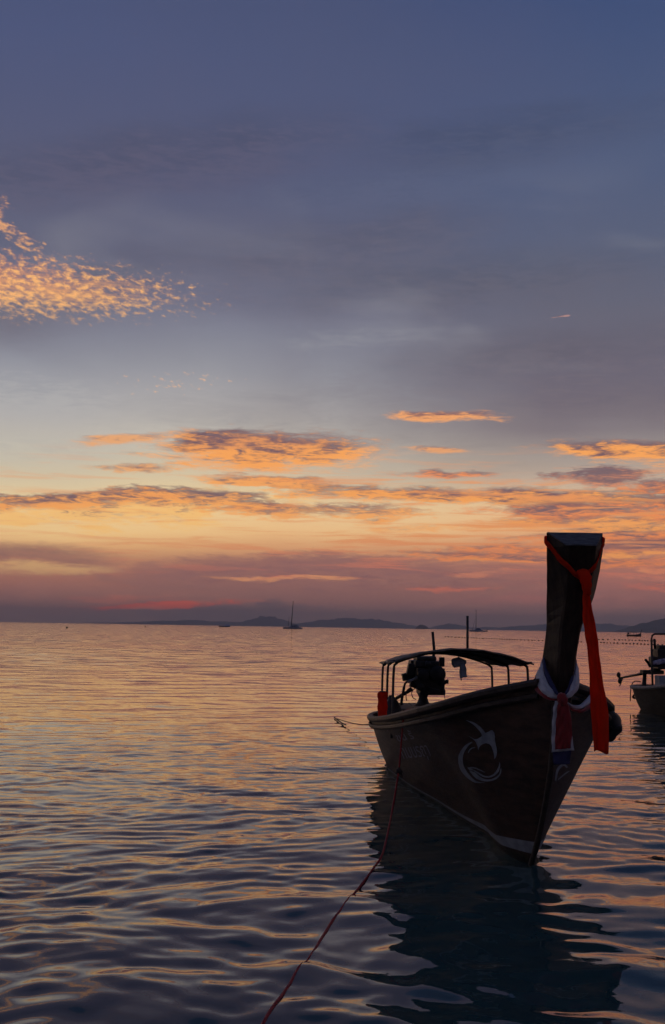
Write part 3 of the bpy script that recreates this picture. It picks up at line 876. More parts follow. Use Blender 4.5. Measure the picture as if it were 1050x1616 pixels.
rf = mesh_obj('roof', vs, fs, M['tarp'], canopy)
sm = rf.modifiers.new('thickness', 'SOLIDIFY'); sm.thickness = 0.018
for x in (-0.5, -0.2, 0.15, 0.5):
    rise = 0.17 * (1 - (x / 0.86) ** 2)
    tube('roof_slat', [(0.02 + x, 3.9, 1.683 + rise - 0.012), (0.08 + x, 6.65, 1.58 + rise - 0.012)], 0.014, M['wood'], canopy, 6)
for sgn in (-1, 1):
    tube('side_pipe', [(0.02 + sgn * 0.87, 3.9, 1.69), (0.08 + sgn * 0.83, 6.65, 1.585)], 0.016, M['pipe'], canopy)
p0, p1 = L(738, 1030, 15.0), L(738, 972, 15.0)
tube('roof_pole', [(p0.x, p0.y, p0.z - 0.05), p1], 0.017, M['pipe'], canopy)

# ---- engine on its pivot at the stern
eng = bpy.data.objects.new('engine', None); COL.objects.link(eng); eng.parent = boat
def Le(px, py, dy=17.6): return L(px, py, dy + 0.75)
EC = Le(672, 1070)
def ebox(name, px0, py0, px1, py1, depth, bevel=0.02, dy=0.0, mat='iron', tilt=0.0):
    a, b = Le(px0, py0, 17.6 + dy), Le(px1, py1, 17.6 + dy)
    c = (a + b) / 2
    return box(name, c, (abs(b.x - a.x), depth, abs(a.z - b.z)), M[mat], eng, bevel, Matrix.Rotation(tilt, 3, 'Y'))
ebox('engine_block', 655, 1053, 698, 1088, 0.62)
ebox('cylinder_head', 652, 1042, 690, 1053, 0.55, 0.02)
ebox('rocker_cover', 655, 1035, 686, 1043, 0.48, 0.025)
ebox('oil_pan', 660, 1086, 700, 1096, 0.5, 0.02, 0.0)
ebox('air_filter', 694, 1037, 701, 1052, 0.16, 0.012, -0.1)
ebox('radiator', 645, 1042, 657, 1074, 0.34, 0.015, 0.1, 'iron', 0.12)
def disc(name, px, py, r, thick, dy, mat='iron', seg=22):
    c = Le(px, py, 17.6 + dy)
    bm = bmesh.new()
    add_tube(bm, [c + Vector((0, -thick / 2, 0)), c + Vector((0, -thick / 2 + 0.01, 0)), c + Vector((0, thick / 2 - 0.01, 0)), c + Vector((0, thick / 2, 0))], [r * 0.9, r, r, r * 0.9], seg)
    return bm_obj(name, bm, M[mat], eng, True)
disc('flywheel', 690, 1064, 0.13, 0.14, -0.28)
disc('pulley', 668, 1066, 0.09, 0.06, -0.36)
disc('pulley', 676, 1048, 0.05, 0.05, -0.36)
disc('pulley', 664, 1084, 0.06, 0.05, -0.36)
disc('alternator', 695, 1076, 0.065, 0.18, -0.22)
tube('exhaust_pipe', [Le(679, 1046), Le(684, 1040), Le(685.5, 1026), Le(683, 997)], [0.026, 0.026, 0.024, 0.022], M['iron'], eng)
tube('intake_pipe', spline([Le(690, 1078, 17.4), Le(700, 1079, 17.4), Le(704, 1076, 17.4), Le(708, 1076, 17.4)], 8), [0.03, 0.03, 0.026, 0.026, 0.03, 0.035, 0.035, 0.03], M['iron'], eng)
tube('tiller_handle', spline([Le(660, 1070, 17.3), Le(648, 1074, 17.2), Le(640, 1078, 17.1), Le(637, 1090, 17.1), Le(634.5, 1103, 17.1), Le(633.5, 1113, 17.1)], 18), [0.018] * 9 + [0.022] * 9, M['iron'], eng)
tube('throttle_arm', [Le(658, 1069, 17.2), Le(645, 1076, 17.0)], 0.022, M['steel'], eng)
tube('fuel_hose', spline([Le(650, 1084), Le(643, 1089), Le(641, 1098), Le(642, 1106)], 12), 0.008, M['black'], eng)
tube('fuel_hose', spline([Le(655, 1086), Le(650, 1093), Le(652, 1101), Le(657, 1104)], 12), 0.007, M['black'], eng)
tube('throttle_cable', [Le(700, 1083, 17.3), Le(703, 1108, 17.0)], 0.005, M['black'], eng)
bm = bmesh.new()
a, b = Le(668, 1094), Le(668, 1116)
add_tube(bm, [a, a.lerp(b, 0.3), a.lerp(b, 0.6), b], [0.10, 0.07, 0.09, 0.16], 10)
bm_obj('pivot_post', bm, M['iron'], eng, True)
s0, s1 = Le(650, 1088, 17.9), Le(617, 1107, 18.3)
tube('tail_shaft_tube', [s0, s1], 0.028, M['iron'], eng)
for k, (sx_, sy_, bw_, bh_) in enumerate([(648, 1056, 5, 9), (662, 1076, 8, 5), (684, 1090, 9, 4), (693, 1058, 5, 6), (653, 1080, 6, 5), (641, 1068, 6, 6)]):
    ebox('engine_fitting', sx_ - bw_, sy_ - bh_, sx_ + bw_, sy_ + bh_, 0.14, 0.012, -0.33 + 0.02 * k, 'iron', 0.2 * (-1) ** k)

# ------------------------------------------------------------------ things on the boat
def strip_mesh(name, A, B, mat, parent=None, mids=3, bulge=0.0, thick=0.004, n=None):
    """cloth between two edge lines, slightly puffed"""
    n = n or 26
    A, B = spline(A, n), spline(B, n)
    vs, fs, k = [], [], mids + 2
    for i, (a, b) in enumerate(zip(A, B)):
        for j in range(k):
            t = j / (k - 1)
            p = a.lerp(b, t)
            p = p + Vector((0, -1, 0.15)) * bulge * math.sin(math.pi * t) + Vector((0, -0.006, 0)) * math.sin(i * 0.9 + j * 1.7)
            vs.append(p)
    for i in range(n - 1):
        for j in range(k - 1):
            c = i * k + j
            fs.append((c, c + 1, c + k + 1, c + k))
    for i, p in enumerate(vs):
        r_, c_ = divmod(i, k)
        if 0 < c_ < k - 1 and bulge > 0.004: p.y += 0.35 * bulge * math.sin(c_ * 2.4 + r_ * 0.33) + 0.2 * bulge * math.sin(r_ * 0.8 + c_)
    o = mesh_obj(name, vs, fs, mat, parent)
    md = o.modifiers.new('thickness', 'SOLIDIFY'); md.thickness = thick
    return o
def PB(x, a, z): return BW @ Vector((x, a, z))

# orange ribbon round the prow head
rb = thing('ribbon', 'bright orange ribbon knotted round the head of the prow, its long tail hanging', 'ribbon', PB(0.09, -1.35, 2.6))
rbi = Vector(rb.location)
def Rb(pts): return [p - rbi for p in pts]
def prow_face(z, side, t):
    """point on the prow: t 0 front middle .. 1 front corner .. 2 back corner .. 3 back middle"""
    f = lambda ar: smooth_interp(z, PRZ, ar, 0.06)
    a, d, b, fr, x = f(PRA), f(PRD), f(PRB), f(PRF), f(PRX)
    o = 0.010
    if t <= 1: return PB(x + side * t * (fr / 2 + (o if t == 1 else 0)), a - o, z)
    if t <= 2: return PB(x + side * (fr / 2 + (b - fr) / 2 * (t - 1) + o * 1.2), a + d * (t - 1) - o * (2 - t), z)
    return PB(x + side * (3 - t) * (b / 2 + o), a + d + o, z)
def band(side):
    up_, lo_ = [], []
    for t, z, hw in ((0.05, 2.545, 0.022), (0.5, 2.575, 0.024), (1.0, 2.635, 0.026), (1.35, 2.70, 0.026), (1.7, 2.79, 0.026), (2.0, 2.865, 0.024), (2.5, 2.87, 0.024), (3.0, 2.87, 0.024)):
        up_.append(prow_face(z + hw, side, t)); lo_.append(prow_face(z - hw, side, t))
    return strip_mesh('band', Rb(up_), Rb(lo_), M['orange'], rb, 2, 0.002, 0.004, 34)
band(-1); band(1)
k0 = prow_face(2.53, 1, 0.25) + Vector((0, -0.03, 0))
bm = bmesh.new()
kp = spline([k0 + Vector((-0.055, 0.005, 0.05)), k0 + Vector((0.0, -0.015, 0.03)), k0 + Vector((0.018, -0.012, -0.05)), k0 + Vector((0.028, 0.0, -0.13))], 12)
rs = [0.022, 0.034, 0.044, 0.050, 0.052, 0.050, 0.047, 0.044, 0.040, 0.036, 0.032, 0.028]
add_tube(bm, Rb(kp), rs, 12)
for v in bm.verts: v.co += Vector((0.004 * math.sin(v.co.z * 90), 0.004 * math.sin(v.co.x * 120), 0))
bm_obj('knot', bm, M['orange'], rb, True)
YR = k0.y - 0.02
def Rp(px, py, dy=0.0): return at(px, py, YR + dy) - rbi
rtail = strip_mesh('tail', [Rp(917, 905), Rp(920, 935), Rp(922, 975), Rp(926, 1020), Rp(931, 1080), Rp(934, 1130), Rp(936, 1187)],
           [Rp(929, 903, .01), Rp(931, 930), Rp(937, 975), Rp(944, 1020, -.01), Rp(954, 1080), Rp(960, 1125, .01), Rp(962, 1188, .01)], M['orange'], rb, 11, 0.006, 0.003, 60)
for i, v in enumerate(rtail.data.vertices):
    r_, c_ = divmod(i, 13)
    t_, u_ = r_ / 59, c_ / 12
    v.co.y += (0.022 * math.sin(u_ * 8.5 + 1.2 * math.sin(t_ * 5) + 0.6) + 0.008 * math.sin(u_ * 19 + t_ * 9)) * (0.35 + 0.65 * t_)
    v.co.x += 0.006 * math.sin(t_ * 14 + u_ * 2)
    if r_ > 56: v.co.z += 0.014 * math.sin(u_ * 5.0 + 0.5) * (r_ - 56) / 3

# tricolour sash at the foot of the prow
sash = thing('sash', 'blue white and red cloth sash tied round the foot of the prow', 'sash', PB(0.0, -0.95, 1.55))
ssi = Vector(sash.location)
YS = BOW.y - 0.99
def Sp(px, py, dy=0.0): return at(px, py, YS + dy) - ssi
inL = [(858, 1036, .30), (864, 1056, .16), (872, 1074, .04), (880, 1090, -.03), (885, 1100, -.05)]
m1L = [(855, 1042, .31), (859, 1063, .15), (866, 1080, .03), (876, 1094, -.04), (884, 1101, -.06)]
m2L = [(846, 1064, .33), (847, 1079, .17), (855, 1092, .04), (868, 1101, -.03), (883, 1104, -.05)]
ouL = [(842, 1074, .35), (843, 1086, .19), (851, 1096, .06), (866, 1105, -.01), (883, 1107, -.04)]
inR = [(909, 1040, .30), (906, 1056, .16), (900, 1074, .04), (894, 1090, -.03), (890, 1100, -.05)]
m1R = [(910, 1046, .31), (907, 1063, .15), (902, 1079, .03), (896, 1093, -.04), (891, 1101, -.06)]
m2R = [(913, 1066, .33), (914, 1080, .17), (910, 1091, .04), (902, 1099, -.03), (892, 1103, -.05)]
def Q(l): return [Sp(*p) for p in l]
strip_mesh('blue_band', Q(inL), Q(m1L), M['navy'], sash, 2, 0.008)
strip_mesh('blue_band', Q(inR), Q(m1R), M['navy'], sash, 2, 0.008)
strip_mesh('white_band', Q(m1L), Q(m2L), M['white'], sash, 9, 0.03)
strip_mesh('white_band', Q(m1R), Q(m2R), M['white'], sash, 9, 0.03)
strip_mesh('red_band', Q(m2L), Q(ouL), M['red'], sash, 2, 0.01)
bm = bmesh.new()
add_tube(bm, [Sp(884, 1096, -.06), Sp(886, 1099, -.08), Sp(888, 1104, -.09), Sp(889, 1112, -.08)], [0.022, 0.042, 0.046, 0.036], 12)
bm_obj('knot', bm, M['red'], sash, True)
strip_mesh('white_tail', [Sp(876, 1106, -.05), Sp(873, 1125, -.05), Sp(871, 1155, -.04), Sp(871, 1187, -.03)], [Sp(890, 1106, -.05), Sp(897, 1125, -.05), Sp(902, 1155, -.04), Sp(906, 1184, -.03)], M['white'], sash, 9, 0.014)
strip_mesh('red_tail', [Sp(882, 1103, -.09), Sp(879, 1125, -.09), Sp(877, 1155, -.08), Sp(876, 1183, -.07)], [Sp(893, 1103, -.09), Sp(900, 1125, -.09), Sp(903, 1155, -.08), Sp(900, 1181, -.07)], M['red'], sash, 9, 0.02)
strip_mesh('blue_tail', [Sp(872, 1184, -.025), Sp(873, 1196, -.02), Sp(874, 1207, -.02)], [Sp(902, 1184, -.025), Sp(900, 1196, -.02), Sp(899, 1206, -.02)], M['navy'], sash, 3, 0.008, n=10)
dA = [(893, 1105, -.05), (903, 1112, .0), (915, 1112, .08), (925, 1103, .22), (934, 1094, .36), (944, 1094, .5)]
dB = [(893, 1109, -.05), (904, 1118, -.02), (917, 1119, .05), (929, 1112, .18), (938, 1105, .32), (948, 1106, .46)]
dC = [(893, 1113, -.04), (905, 1123, -.02), (919, 1125, .05), (932, 1119, .18), (941, 1113, .32), (950, 1114, .46)]
strip_mesh('white_band', Q(dA), Q(dB), M['white'], sash, 3, 0.025)
strip_mesh('red_band', Q(dB), Q(dC), M['red'], sash, 2, 0.015)

# rolled orange cloth and dark sack at the stern
def bundle(name, label, cat, base, pts, rads, mat, seg=14, wrinkle=0.006):
    o = thing(name, label, cat, base)
    b = Vector(base)
    bm = bmesh.new()
    add_tube(bm, [Vector(p) - b for p in pts], rads, seg)
    for v in bm.verts:
        v.co += Vector((math.sin(v.co.z * 37 + v.co.x * 20), math.cos(v.co.z * 29 + v.co.y * 25), 0)) * wrinkle
    bm_obj('cloth', bm, mat, o, True)
    return o
c0, c1 = at(604, 1136, 15.4), at(604, 1092, 15.4)
ob = bundle('cloth_roll', 'upright roll of orange red cloth standing at the stern', 'cloth', c0, spline([c0, c0.lerp(c1, .35), c0.lerp(c1, .7), c1], 12), [0.056, 0.062, 0.064, 0.062, 0.065, 0.066, 0.064, 0.066, 0.066, 0.067, 0.066, 0.056], M['orange'])
cap = bmesh.new()
q = c1 - c0
add_tube(cap, [q + Vector((0, 0, -0.01)), q + Vector((0, 0, 0.012))], [0.049, 0.044], 14)
bm_obj('dark_core', cap, M['black'], ob, True)
c0, c1 = at(621, 1134, 15.75), at(618, 1097, 15.75)
bundle('dark_sack', 'slumped black sack leaning beside the orange cloth roll', 'sack', c0, [c0, c0.lerp(c1, .3), c0.lerp(c1, .6), c0.lerp(c1, .85), c1], [0.145, 0.135, 0.10, 0.065, 0.028], M['black'], 14, 0.012)
# blue bundle under the canopy
c0 = at(722, 1052, 15.2)
bb = thing('blue_bundle', 'faded blue cloth bundle hanging under the canopy', 'bundle', c0)
bm = bmesh.new()
h0, h1 = at(713, 1046, 15.2) - c0, at(736, 1045, 15.2) - c0
add_tube(bm, [h0, h0.lerp(h1, .15), h0.lerp(h1, .5), h0.lerp(h1, .8), h1], [0.035, 0.062, 0.068, 0.055, 0.02], 12)
for v in bm.verts: v.co.z += 0.008 * math.sin(v.co.x * 60)
bm_obj('roll', bm, M['blue_cloth'], bb, True)
strip_mesh('hanging_end', [at(726, 1048, 15.15) - c0, at(727, 1058, 15.15) - c0, at(727, 1070, 15.15) - c0], [at(733, 1048, 15.15) - c0, at(735, 1058, 15.15) - c0, at(736, 1069, 15.15) - c0], M['blue_cloth'], bb, 3, 0.02, 0.02, 10)
tube('cord', [at(728, 1066, 15.15) - c0, at(728, 1074, 15.15) - c0], 0.008, M['dark_rope'], bb, 6)
tube('cord', [Vector((0.02, 0, 0.06)), Vector((0.02, 0, 0.16))], 0.006, M['dark_rope'], bb, 6)

# dark fender bundle on the far side of the bow
f0 = PB(0.86, 0.25, 1.25)
fd = thing('fender', 'black lumpy fender hung over the right side of the bow', 'fender', f0)
bm = bmesh.new()
fp = [at(956, 1120, f0.y - .05) - f0, at(961, 1130, f0.y - .05) - f0, at(966, 1141, f0.y) - f0, at(967, 1150, f0.y) - f0, at(962, 1160, f0.y) - f0, at(954, 1168, f0.y) - f0]
add_tube(bm, spline(fp, 16), [0.04, 0.06, 0.07, 0.075, 0.08, 0.085, 0.09, 0.09, 0.09, 0.085, 0.08, 0.07, 0.065, 0.055, 0.045, 0.02], 12)
for v in bm.verts: v.co += Vector((math.sin(v.co.z * 55 + v.co.y * 30), math.sin(v.co.z * 43), math.sin(v.co.x * 60))) * 0.006
bm_obj('bag', bm, M['black'], fd, True)
tube('lanyard', [fp[0], fp[0] + Vector((-0.10, 0.02, 0.10)), fp[0] + Vector((-0.22, 0.05, 0.06))], 0.008, M['dark_rope'], fd, 6)

# red mooring rope over the rail and out across the water
def hullside(px, py, off): return BW @ on_hull(px, py, off)
rp = []
g0 = hullside(638, 1140, 0.06)
rp = [at(650, 1119, g0.y + 0.32), at(643, 1120.5, g0.y + 0.16), at(638, 1124.5, g0.y - 0.03), at(636, 1140, g0.y - 0.10), at(633, 1180, g0.y - 0.20), at(629, 1220, g0.y - 0.35), at(620, 1275, g0.y - 0.68),
      at(610, 1325, on_sea(610, 1325).y - 0.75), at(602, 1352, on_sea(602, 1352).y - 0.42)]
wp = [on_sea(x, y) for x, y in ((590, 1374), (572, 1392), (548, 1424), (520, 1460), (497, 1496), (465, 1540), (435, 1584), (408, 1622), (370, 1680), (320, 1760))]
for i, p in enumerate(wp):
    p.z = float(wave(p.x, p.y, 0.04)) + (0.02 if i == 0 else 0.004 + 0.006 * math.sin(i * 2.2))
full = spline(rp + wp, 150)
ws = []
for p in full:
    if p.y < wp[1].y:
        k_ = min(1.0, (wp[1].y - p.y) / 0.5)
        p.z = p.z * (1 - k_) + k_ * (float(wave(p.x, p.y, 0.04)) - 0.002 + 0.005 * math.sin(p.y * 4.0))
m0 = g0.copy()
rope = thing('mooring_rope', 'red mooring rope draped over the rail and running across the water to the foreground', 'rope', (m0.x, m0.y, 0))
ro = Vector(rope.location)
tube('line', [p - ro for p in full + ws], 0.0095, M['rope'], rope, 8)
kn = at(630, 1217, g0.y - 0.34) - ro
bm = bmesh.new()
bmesh.ops.create_icosphere(bm, subdivisions=3, radius=0.036, matrix=Matrix.Translation(kn))
for v in bm.verts: v.co += (v.co - kn) * 0.25 * math.sin(v.co.x * 170 + v.co.z * 140)
bm_obj('knot', bm, M['dark_rope'], rope, True)
tube('loose_end', spline([kn, kn + Vector((0.025, -0.01, -0.03)), kn + Vector((0.03, -0.01, -0.07))], 7), 0.008, M['dark_rope'], rope, 6)

# stern line
e = on_sea(528, 1134.5)
st0 = PB(-0.25, 8.95, 0.66)
sl = thing('stern_line', 'thin dark line running from the stern into the water', 'rope', (e.x, e.y, 0))
eo = Vector(sl.location)
a_, b_ = e + Vector((0, 0, 0.02)), st0
pts = []
for i in range(14):
    t = i / 13
    p = a_.lerp(b_, t); p.z -= 0.22 * math.sin(math.pi * t) * (0.5 + 0.5 * t); p.z = max(p.z, 0.02)
    pts.append(p - eo)
tube('line', pts, 0.010, M['dark_rope'], sl, 6)
tube('branch', spline([Vector((0, 0, 0.03)), Vector((0.10, -0.8, 0.02)), Vector((0.18, -1.5, 0.02)), Vector((0.24, -1.9, 0.03))], 8), 0.014, M['dark_rope'], sl, 6)

# ------------------------------------------------------------------ second longtail at the right edge
stn = at(1000, 1080, 31.5)
B2 = Vector((stn.x + 0.62 + 0.05 * 8.4, 31.5 - 8.4, -0.07))
boat2 = thing('longtail_boat', 'grimy pale longtail boat stern with raised propeller at right edge', 'boat', B2, R(2.9))
W2 = Matrix.Translation(B2) @ Matrix.Rotation(R(2.9), 4, 'Z'); W2I = W2.inverted()
def K(px, py, y=37.0): return W2I @ at(px, py, y * 31.5 / 37)
h2 = hull_mesh('hull', M['grp'], boat2)
rail('gunwale', 0.05, 0.05, -0.06, 0.03, M['pale_rail'], boat2)
e2 = bpy.data.objects.new('engine', None); COL.objects.link(e2); e2.parent = boat2
def kbox(name, x0, y0, x1, y1, depth, yy, mat, parent, bev=0.02):
    a, b = K(x0, y0, yy), K(x1, y1, yy)
    return box(name, (a + b) / 2, (abs(b.x - a.x), depth, abs(a.z - b.z)), M[mat], parent, bev)
kbox('engine_block', 1032, 1024, 1062, 1056, 0.6, 36.6, 'iron', e2)
kbox('cylinder_head', 1036, 1018, 1060, 1026, 0.5, 36.6, 'iron', e2, 0.03)
kbox('engine_fitting', 1026, 1036, 1036, 1052, 0.3, 36.4, 'iron', e2, 0.03)
kbox('mount_box', 1012, 1057, 1046, 1064, 0.3, 36.7, 'iron', e2, 0.03)
tube('tail_shaft', [K(1050, 1052, 36.8), K(1024, 1060, 37.2), K(1010, 1064, 37.6), K(979, 1070, 38.6)], [0.05, 0.05, 0.04, 0.028], M['iron'], e2)
tube('skeg', [K(983, 1070, 38.5), K(980, 1078, 38.5), K(978, 1083, 38.5)], [0.02, 0.018, 0.012], M['iron'], e2, 6)
tube('pivot_post', [K(1018, 1062, 36.8), K(1016, 1092, 36.6)], [0.05, 0.07], M['iron'], e2)
tube('tiller_handle', spline([K(1026, 1052, 36.4), K(1023, 1046, 36.3), K(1019, 1041, 36.2)], 6), 0.035, M['iron'], e2)
pc = K(978.5, 1070, 38.65)
for s_, (dx, dz) in enumerate(((-2.0, 5.0), (0.0, -5.0))):
    bm = bmesh.new()
    bmesh.ops.create_uvsphere(bm, u_segments=14, v_segments=8, radius=1.0)
    for v in bm.verts:
        v.co = Vector((v.co.x * 0.066, v.co.y * 0.012 + v.co.x * 0.016, v.co.z * 0.08))
        v.co += pc + Vector((dx, 0, dz)) * 31.3 / FPX
    bm_obj('propeller_blade', bm, M['iron'], e2, True)
bm = bmesh.new(); bmesh.ops.create_uvsphere(bm, u_segments=10, v_segments=8, radius=0.045, matrix=Matrix.Translation(pc))
bm_obj('propeller_hub', bm, M['iron'], e2, True)
fp = [K(1030.5, 1098, 35.6), K(1029, 1040, 35.6), K(1028.5, 1008, 35.6), K(1029.5, 1003, 35.6), K(1033, 1000.5, 35.6), K(1050, 1000.5, 35.6), K(1090, 1000, 35.6), K(1092, 1008, 35.6), K(1092, 1075, 35.6)]
tube('canopy_frame', fp, 0.028, M['pipe'], boat2)
tube('exhaust_pipe', [K(1034, 1024, 36.5), K(1033, 1008, 36.5)], 0.035, M['iron'], e2)
kbox('side_box', 1037, 1066, 1062, 1100, 0.4, 36.2, 'white_paint', boat2, 0.015)
strip_mesh('printed_cloth', [K(1029, 1044, 36.2), K(1038, 1041, 36.15), K(1050, 1039, 36.1), K(1066, 1038, 36.1)], [K(1030, 1050, 36.2), K(1040, 1049, 36.12), K(1052, 1047, 36.1), K(1066, 1047, 36.1)], M['lilac'], boat2, 3, 0.03, 0.02)
tube('hose', spline([K(1012, 1076, 37.0), K(1003, 1075, 37.1), K(998, 1079, 37.2), K(995.5, 1090, 37.2), K(995, 1106, 37.2)], 20), 0.014, M['black'], boat2, 6)
tube('rudder_arm', spline([K(1009, 1092, 37.2), K(1003, 1095, 37.4), K(999, 1100, 37.5), K(1003, 1102, 37.5)], 10), 0.03, M['iron'], boat2, 6)
tube('hanging_loop', spline([K(1011, 1086, 36.6), K(1012, 1098, 36.5), K(1015, 1106, 36.4), K(1019, 1104, 36.2), K(1018, 1098, 36.2)], 14), 0.035, M['black'], boat2, 7)

# ------------------------------------------------------------------ moored boats far out
def hull_solid(name, sections, mat, parent):
    """sections: list of (x, [(y,z)...]) rings"""
    bm = bmesh.new(); rg = []
    for x, ring in sections: rg.append([bm.verts.new((x, y, z)) for y, z in ring])
    for i in range(len(rg) - 1):
        n = len(rg[i])
        for k in range(n): bm.faces.new((rg[i][k], rg[i][(k + 1) % n], rg[i + 1][(k + 1) % n], rg[i + 1][k]))
    bm.faces.new(rg[0]); bm.faces.new(rg[-1])
    return bm_obj(name, bm, mat, parent)
def vring(w, z0, z1): return [(-w, z1), (-w * 0.85, z0 + 0.3 * (z1 - z0)), (-w * 0.3, z0), (w * 0.3, z0), (w * 0.85, z0 + 0.3 * (z1 - z0)), (w, z1)]
ct = on_sea(462.5, 992.6)
s = ct.y / FPX       # metres for one picture spot at that distance
cat = thing('catamaran', 'moored white sailing catamaran with one tall mast', 'sailboat', (ct.x, ct.y, 0))
Lc = 31 * s
for yy in (-2.6, 2.6):
    hl = hull_solid('hull', [(x, [(y + yy, z) for y, z in vring(w, -0.4, z1)]) for x, w, z1 in ((-Lc / 2, 0.15, 1.5), (-Lc * .3, 0.7, 1.5), (0, 0.85, 1.5), (Lc * .38, 0.8, 1.25), (Lc / 2, 0.6, 0.5))], M['yacht'], cat)
hull_solid('bridge_deck', [(x, [(-2.6, .8), (2.6, .8), (2.6, z), (-2.6, z)]) for x, z in ((-Lc * .22, 1.5), (-Lc * .1, 1.7), (Lc * .42, 1.5))], M['yacht'], cat)
hull_solid('cabin', [(x, [(-2.4, 1.4), (2.4, 1.4), (2.1, z), (-2.1, z)]) for x, z in ((-Lc * .2, 1.6), (-Lc * .06, 3.1), (Lc * .16, 3.4), (Lc * .3, 2.5))], M['yacht'], cat)
for x in (-Lc * .03, Lc * .09):
    box('window', (x, -2.36, 2.25), (1.5, 0.12, 0.55), M['glass'], cat, 0.05)
tube('mast', [(-Lc * .09, 0, 1.5), (-Lc * .055, 0, 11), (-Lc * 0.01, 0, 44 * s)], [0.42, 0.36, 0.24], M['iron'], cat, 8)
tube('boom', [(-Lc * .08, 0, 3.6), (Lc * .25, 0, 3.4)], 0.2, M['navy'], cat, 8)
tube('forestay', [(-Lc * .25, 0, 1.6), (-Lc * .2, 0, 10)], [0.16, 0.10], M['iron'], cat, 6)
tube('stern_arch', [(Lc * .42, -1, 0.9), (Lc * .42, -1, 2.4), (Lc * .42, 1, 2.4), (Lc * .42, 1, 0.9)], 0.1, M['iron'], cat, 6)

sl_ = on_sea(754, 996.9)
s = sl_.y / FPX
slp = thing('sloop', 'moored sloop with thin mast beyond the canopy pole', 'sailboat', (sl_.x, sl_.y, 0))
hull_solid('hull', [(x * s, vring(w, -0.4, z1)) for x, w, z1 in ((-13, 0.1, 1.7), (-8, 1.1, 1.6), (0, 1.7, 1.4), (8, 1.5, 1.2), (12, 1.0, 0.9))], M['yacht'], slp)
hull_solid('cabin', [(x * s, [(-1.1, 1.2), (1.1, 1.2), (0.9, z), (-0.9, z)]) for x, z in ((-6, 1.5), (-3, 2.2), (3, 2.3), (8, 1.6))], M['yacht'], slp)
hull_solid('spray_hood', [(x * s, [(-1.0, 2.1), (1.0, 2.1), (0.8, z), (-0.8, z)]) for x, z in ((-2, 2.6), (0, 3.3), (3, 3.1), (5, 2.4))], M['navy'], slp)
tube('mast', [(-2.5 * s, 0, 1.2), (-2.5 * s, 0, 34.5 * s)], [0.30, 0.20], M['iron'], slp, 8)
tube('forestay', [(-8 * s, 0, 1.6), (-4.4 * s, 0, 19 * s)], [0.15, 0.07], M['iron'], slp, 6)
tube('davit', [(10 * s, 0, 1.0), (14 * s, 0, 1.2), (16.5 * s, 0, 2.4)], 0.14, M['iron'], slp, 6)
hull_solid('tender', [(x * s, vring(w, 0.2, z1)) for x, w, z1 in ((11, 0.5, 0.8), (14, 0.6, 0.9), (15.5, 0.3, 1.2))], M['black'], slp)

ex = on_sea(355.5, 989.6)
s = ex.y / FPX
exb = thing('excursion_boat', 'small pale boat with a domed dark awning left of the catamaran', 'boat', (ex.x, ex.y, 0))
hull_solid('hull', [(x * s, vring(w, -0.3, z1)) for x, w, z1 in ((-9.5, 0.1, 1.9), (-7, 0.8, 1.35), (-2, 1.2, 0.95), (5, 1.2, 0.9), (8, 0.9, 0.9))], M['wood'], exb)
hull_solid('side_panel', [(x * s, [(-1.25, .9), (1.25, .9), (1.2, z), (-1.2, z)]) for x, z in ((-7.5, 1.55), (-4, 1.5), (6, 1.4), (8, 1.35))], M['yacht'], exb)
hull_solid('awning', [(x * s, [(-1.3, 1.5), (1.3, 1.5), (0.9, z), (-0.9, z)]) for x, z in ((-1.5, 1.7), (0.5, 2.9), (3.5, 3.3), (6.5, 2.7), (8.5, 1.7))], M['blue_cloth'], exb)
for x in (-6, -4):
    tube('stanchion', [(x * s, -1, 1.3), (x * s, -1, 2.3)], 0.08, M['pipe'], exb, 6)

fl_ = on_sea(1001, 1004.3)
s = fl_.y / FPX
flb = thing('longtail_boat', 'tiny dark longtail silhouette below the headland on the right', 'boat', (fl_.x, fl_.y, 0))
hull_solid('hull', [(x * s, vring(w, -0.3, z1)) for x, w, z1 in ((-11.5, 0.4, 1.0), (-9, 0.8, 0.8), (0, 0.95, 0.85), (7, 0.8, 1.1), (10, 0.3, 1.6), (11, 0.08, 1.9))], M['hull'], flb)
hull_solid('prow', [(x * s, [(-w, z), (w, z), (w, z + 0.4), (-w, z + 0.4)]) for x, w, z in ((9.6, 0.12, 1.2), (11, 0.14, 2.1), (12.6, 0.18, 3.2))], M['hull'], flb)
hull_solid('canopy', [(x * s, [(-0.8, 1.9), (0.8, 1.9), (0.5, 2.15), (-0.5, 2.15)]) for x in (-6, 3)], M['tarp'], flb)
for x in (-6, -1.5, 3):
    tube('post', [(x * s, -0.75, 0.8), (x * s, -0.75, 1.95)], 0.06, M['pipe'], flb, 6)
box('engine', (-9 * s, 0, 1.4), (0.9, 0.6, 0.9), M['iron'], flb, 0.1)

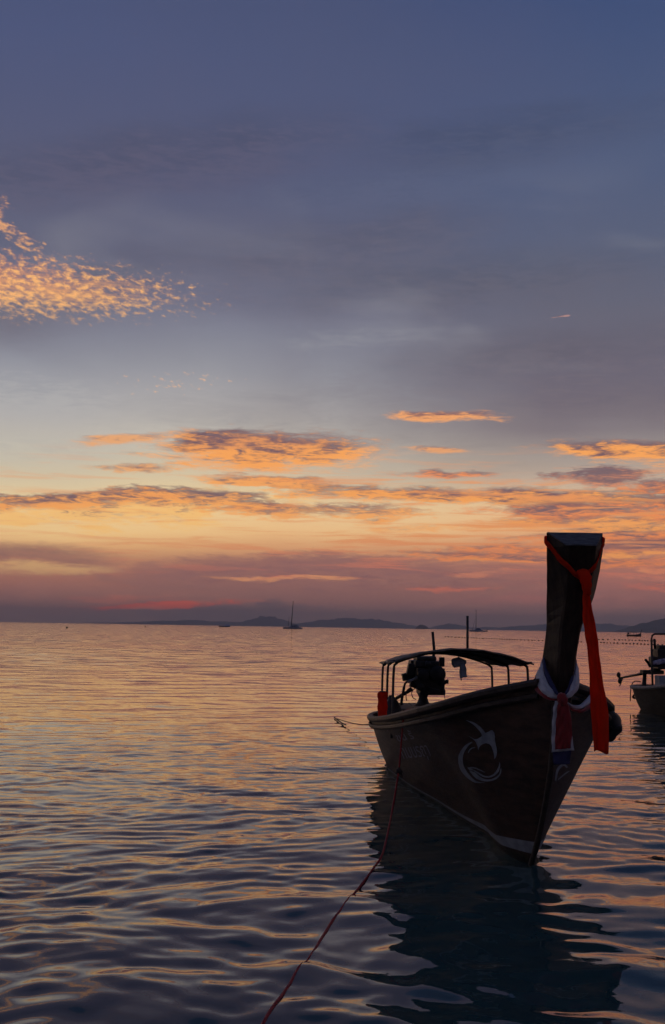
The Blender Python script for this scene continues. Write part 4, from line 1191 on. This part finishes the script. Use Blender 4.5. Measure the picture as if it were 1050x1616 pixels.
# ------------------------------------------------------------------ buoys
def buoy(px, py, r, label):
    p = on_sea(px, py)
    o = thing('mooring_buoy', label, 'buoy', (p.x, p.y, 0), 0, 'mooring buoys')
    bm = bmesh.new()
    bmesh.ops.create_uvsphere(bm, u_segments=14, v_segments=10, radius=r, matrix=Matrix.Translation((0, 0, r * 0.45)))
    bm_obj('float', bm, M['float'], o, True)
    tube('lifting_ring', [(0, 0, r * 1.3), (0, 0, r * 1.75)], [r * 0.16, r * 0.12], M['iron'], o, 6)
buoy(106, 991.2, 0.42, 'dark mooring buoy at the far left of the sea')
buoy(230, 989.4, 0.55, 'dark mooring buoy between the left edge and the excursion boat')

fm = None
def float_line(name, label, spots, gap, r):
    global fm
    P = [on_sea(*p) for p in spots]
    o = thing(name, label, 'float line', (P[0].x, P[0].y, 0))
    base = Vector(o.location)
    pts = spline(P, 200)
    if fm is None:
        bm = bmesh.new()
        bmesh.ops.create_uvsphere(bm, u_segments=8, v_segments=6, radius=1.0)
        for v in bm.verts: v.co.x *= 1.25
        fm = bpy.data.meshes.new('float'); bm.to_mesh(fm); bm.free()
        fm.materials.append(M['float'])
    tube('line', [p - base + Vector((0, 0, 0.015)) for p in pts[::4]], 0.007, M['dark_rope'], o, 5)
    acc = 0.0
    for i in range(1, len(pts)):
        acc += (pts[i] - pts[i - 1]).length
        if acc >= gap:
            acc = random.uniform(-0.25, 0.25) * gap
            f = bpy.data.objects.new('float', fm); COL.objects.link(f); f.parent = o
            f.location = pts[i] - base + Vector((0, 0, 0.06)); f.scale = (r * random.uniform(.8, 1.2),) * 3
float_line('float_line', 'dotted line of dark swim floats crossing behind the prow', [(700, 1005.0), (780, 1008.5), (860, 1011.5), (945, 1014.3), (1050, 1018.5), (1090, 1020)], 1.25, 0.13)
float_line('float_line', 'short farther dotted line of floats right of the ribbon', [(930, 1009.4), (965, 1009.8), (1000, 1010.8), (1035, 1012)], 1.7, 0.19)

# ------------------------------------------------------------------ evening haze over the sea
hz = bmesh.new()
add_box(hz, (0, 9500, 119.0), (48000, 20600, 240.0))
haze = bm_obj('haze', hz, None)
hm = bpy.data.materials.new('evening_haze'); hm.use_nodes = True
ht = hm.node_tree; ht.nodes.clear()
pv = ht.nodes.new('ShaderNodeVolumePrincipled'); ho = ht.nodes.new('ShaderNodeOutputMaterial')
pv.inputs['Color'].default_value = (0.92, 0.89, 0.88, 1)
pv.inputs['Density'].default_value = 1.12e-4
ht.links.new(pv.outputs[0], ho.inputs['Volume'])
haze.data.materials.append(hm)
haze['kind'] = 'stuff'; haze['label'] = 'thin evening haze over the sea'
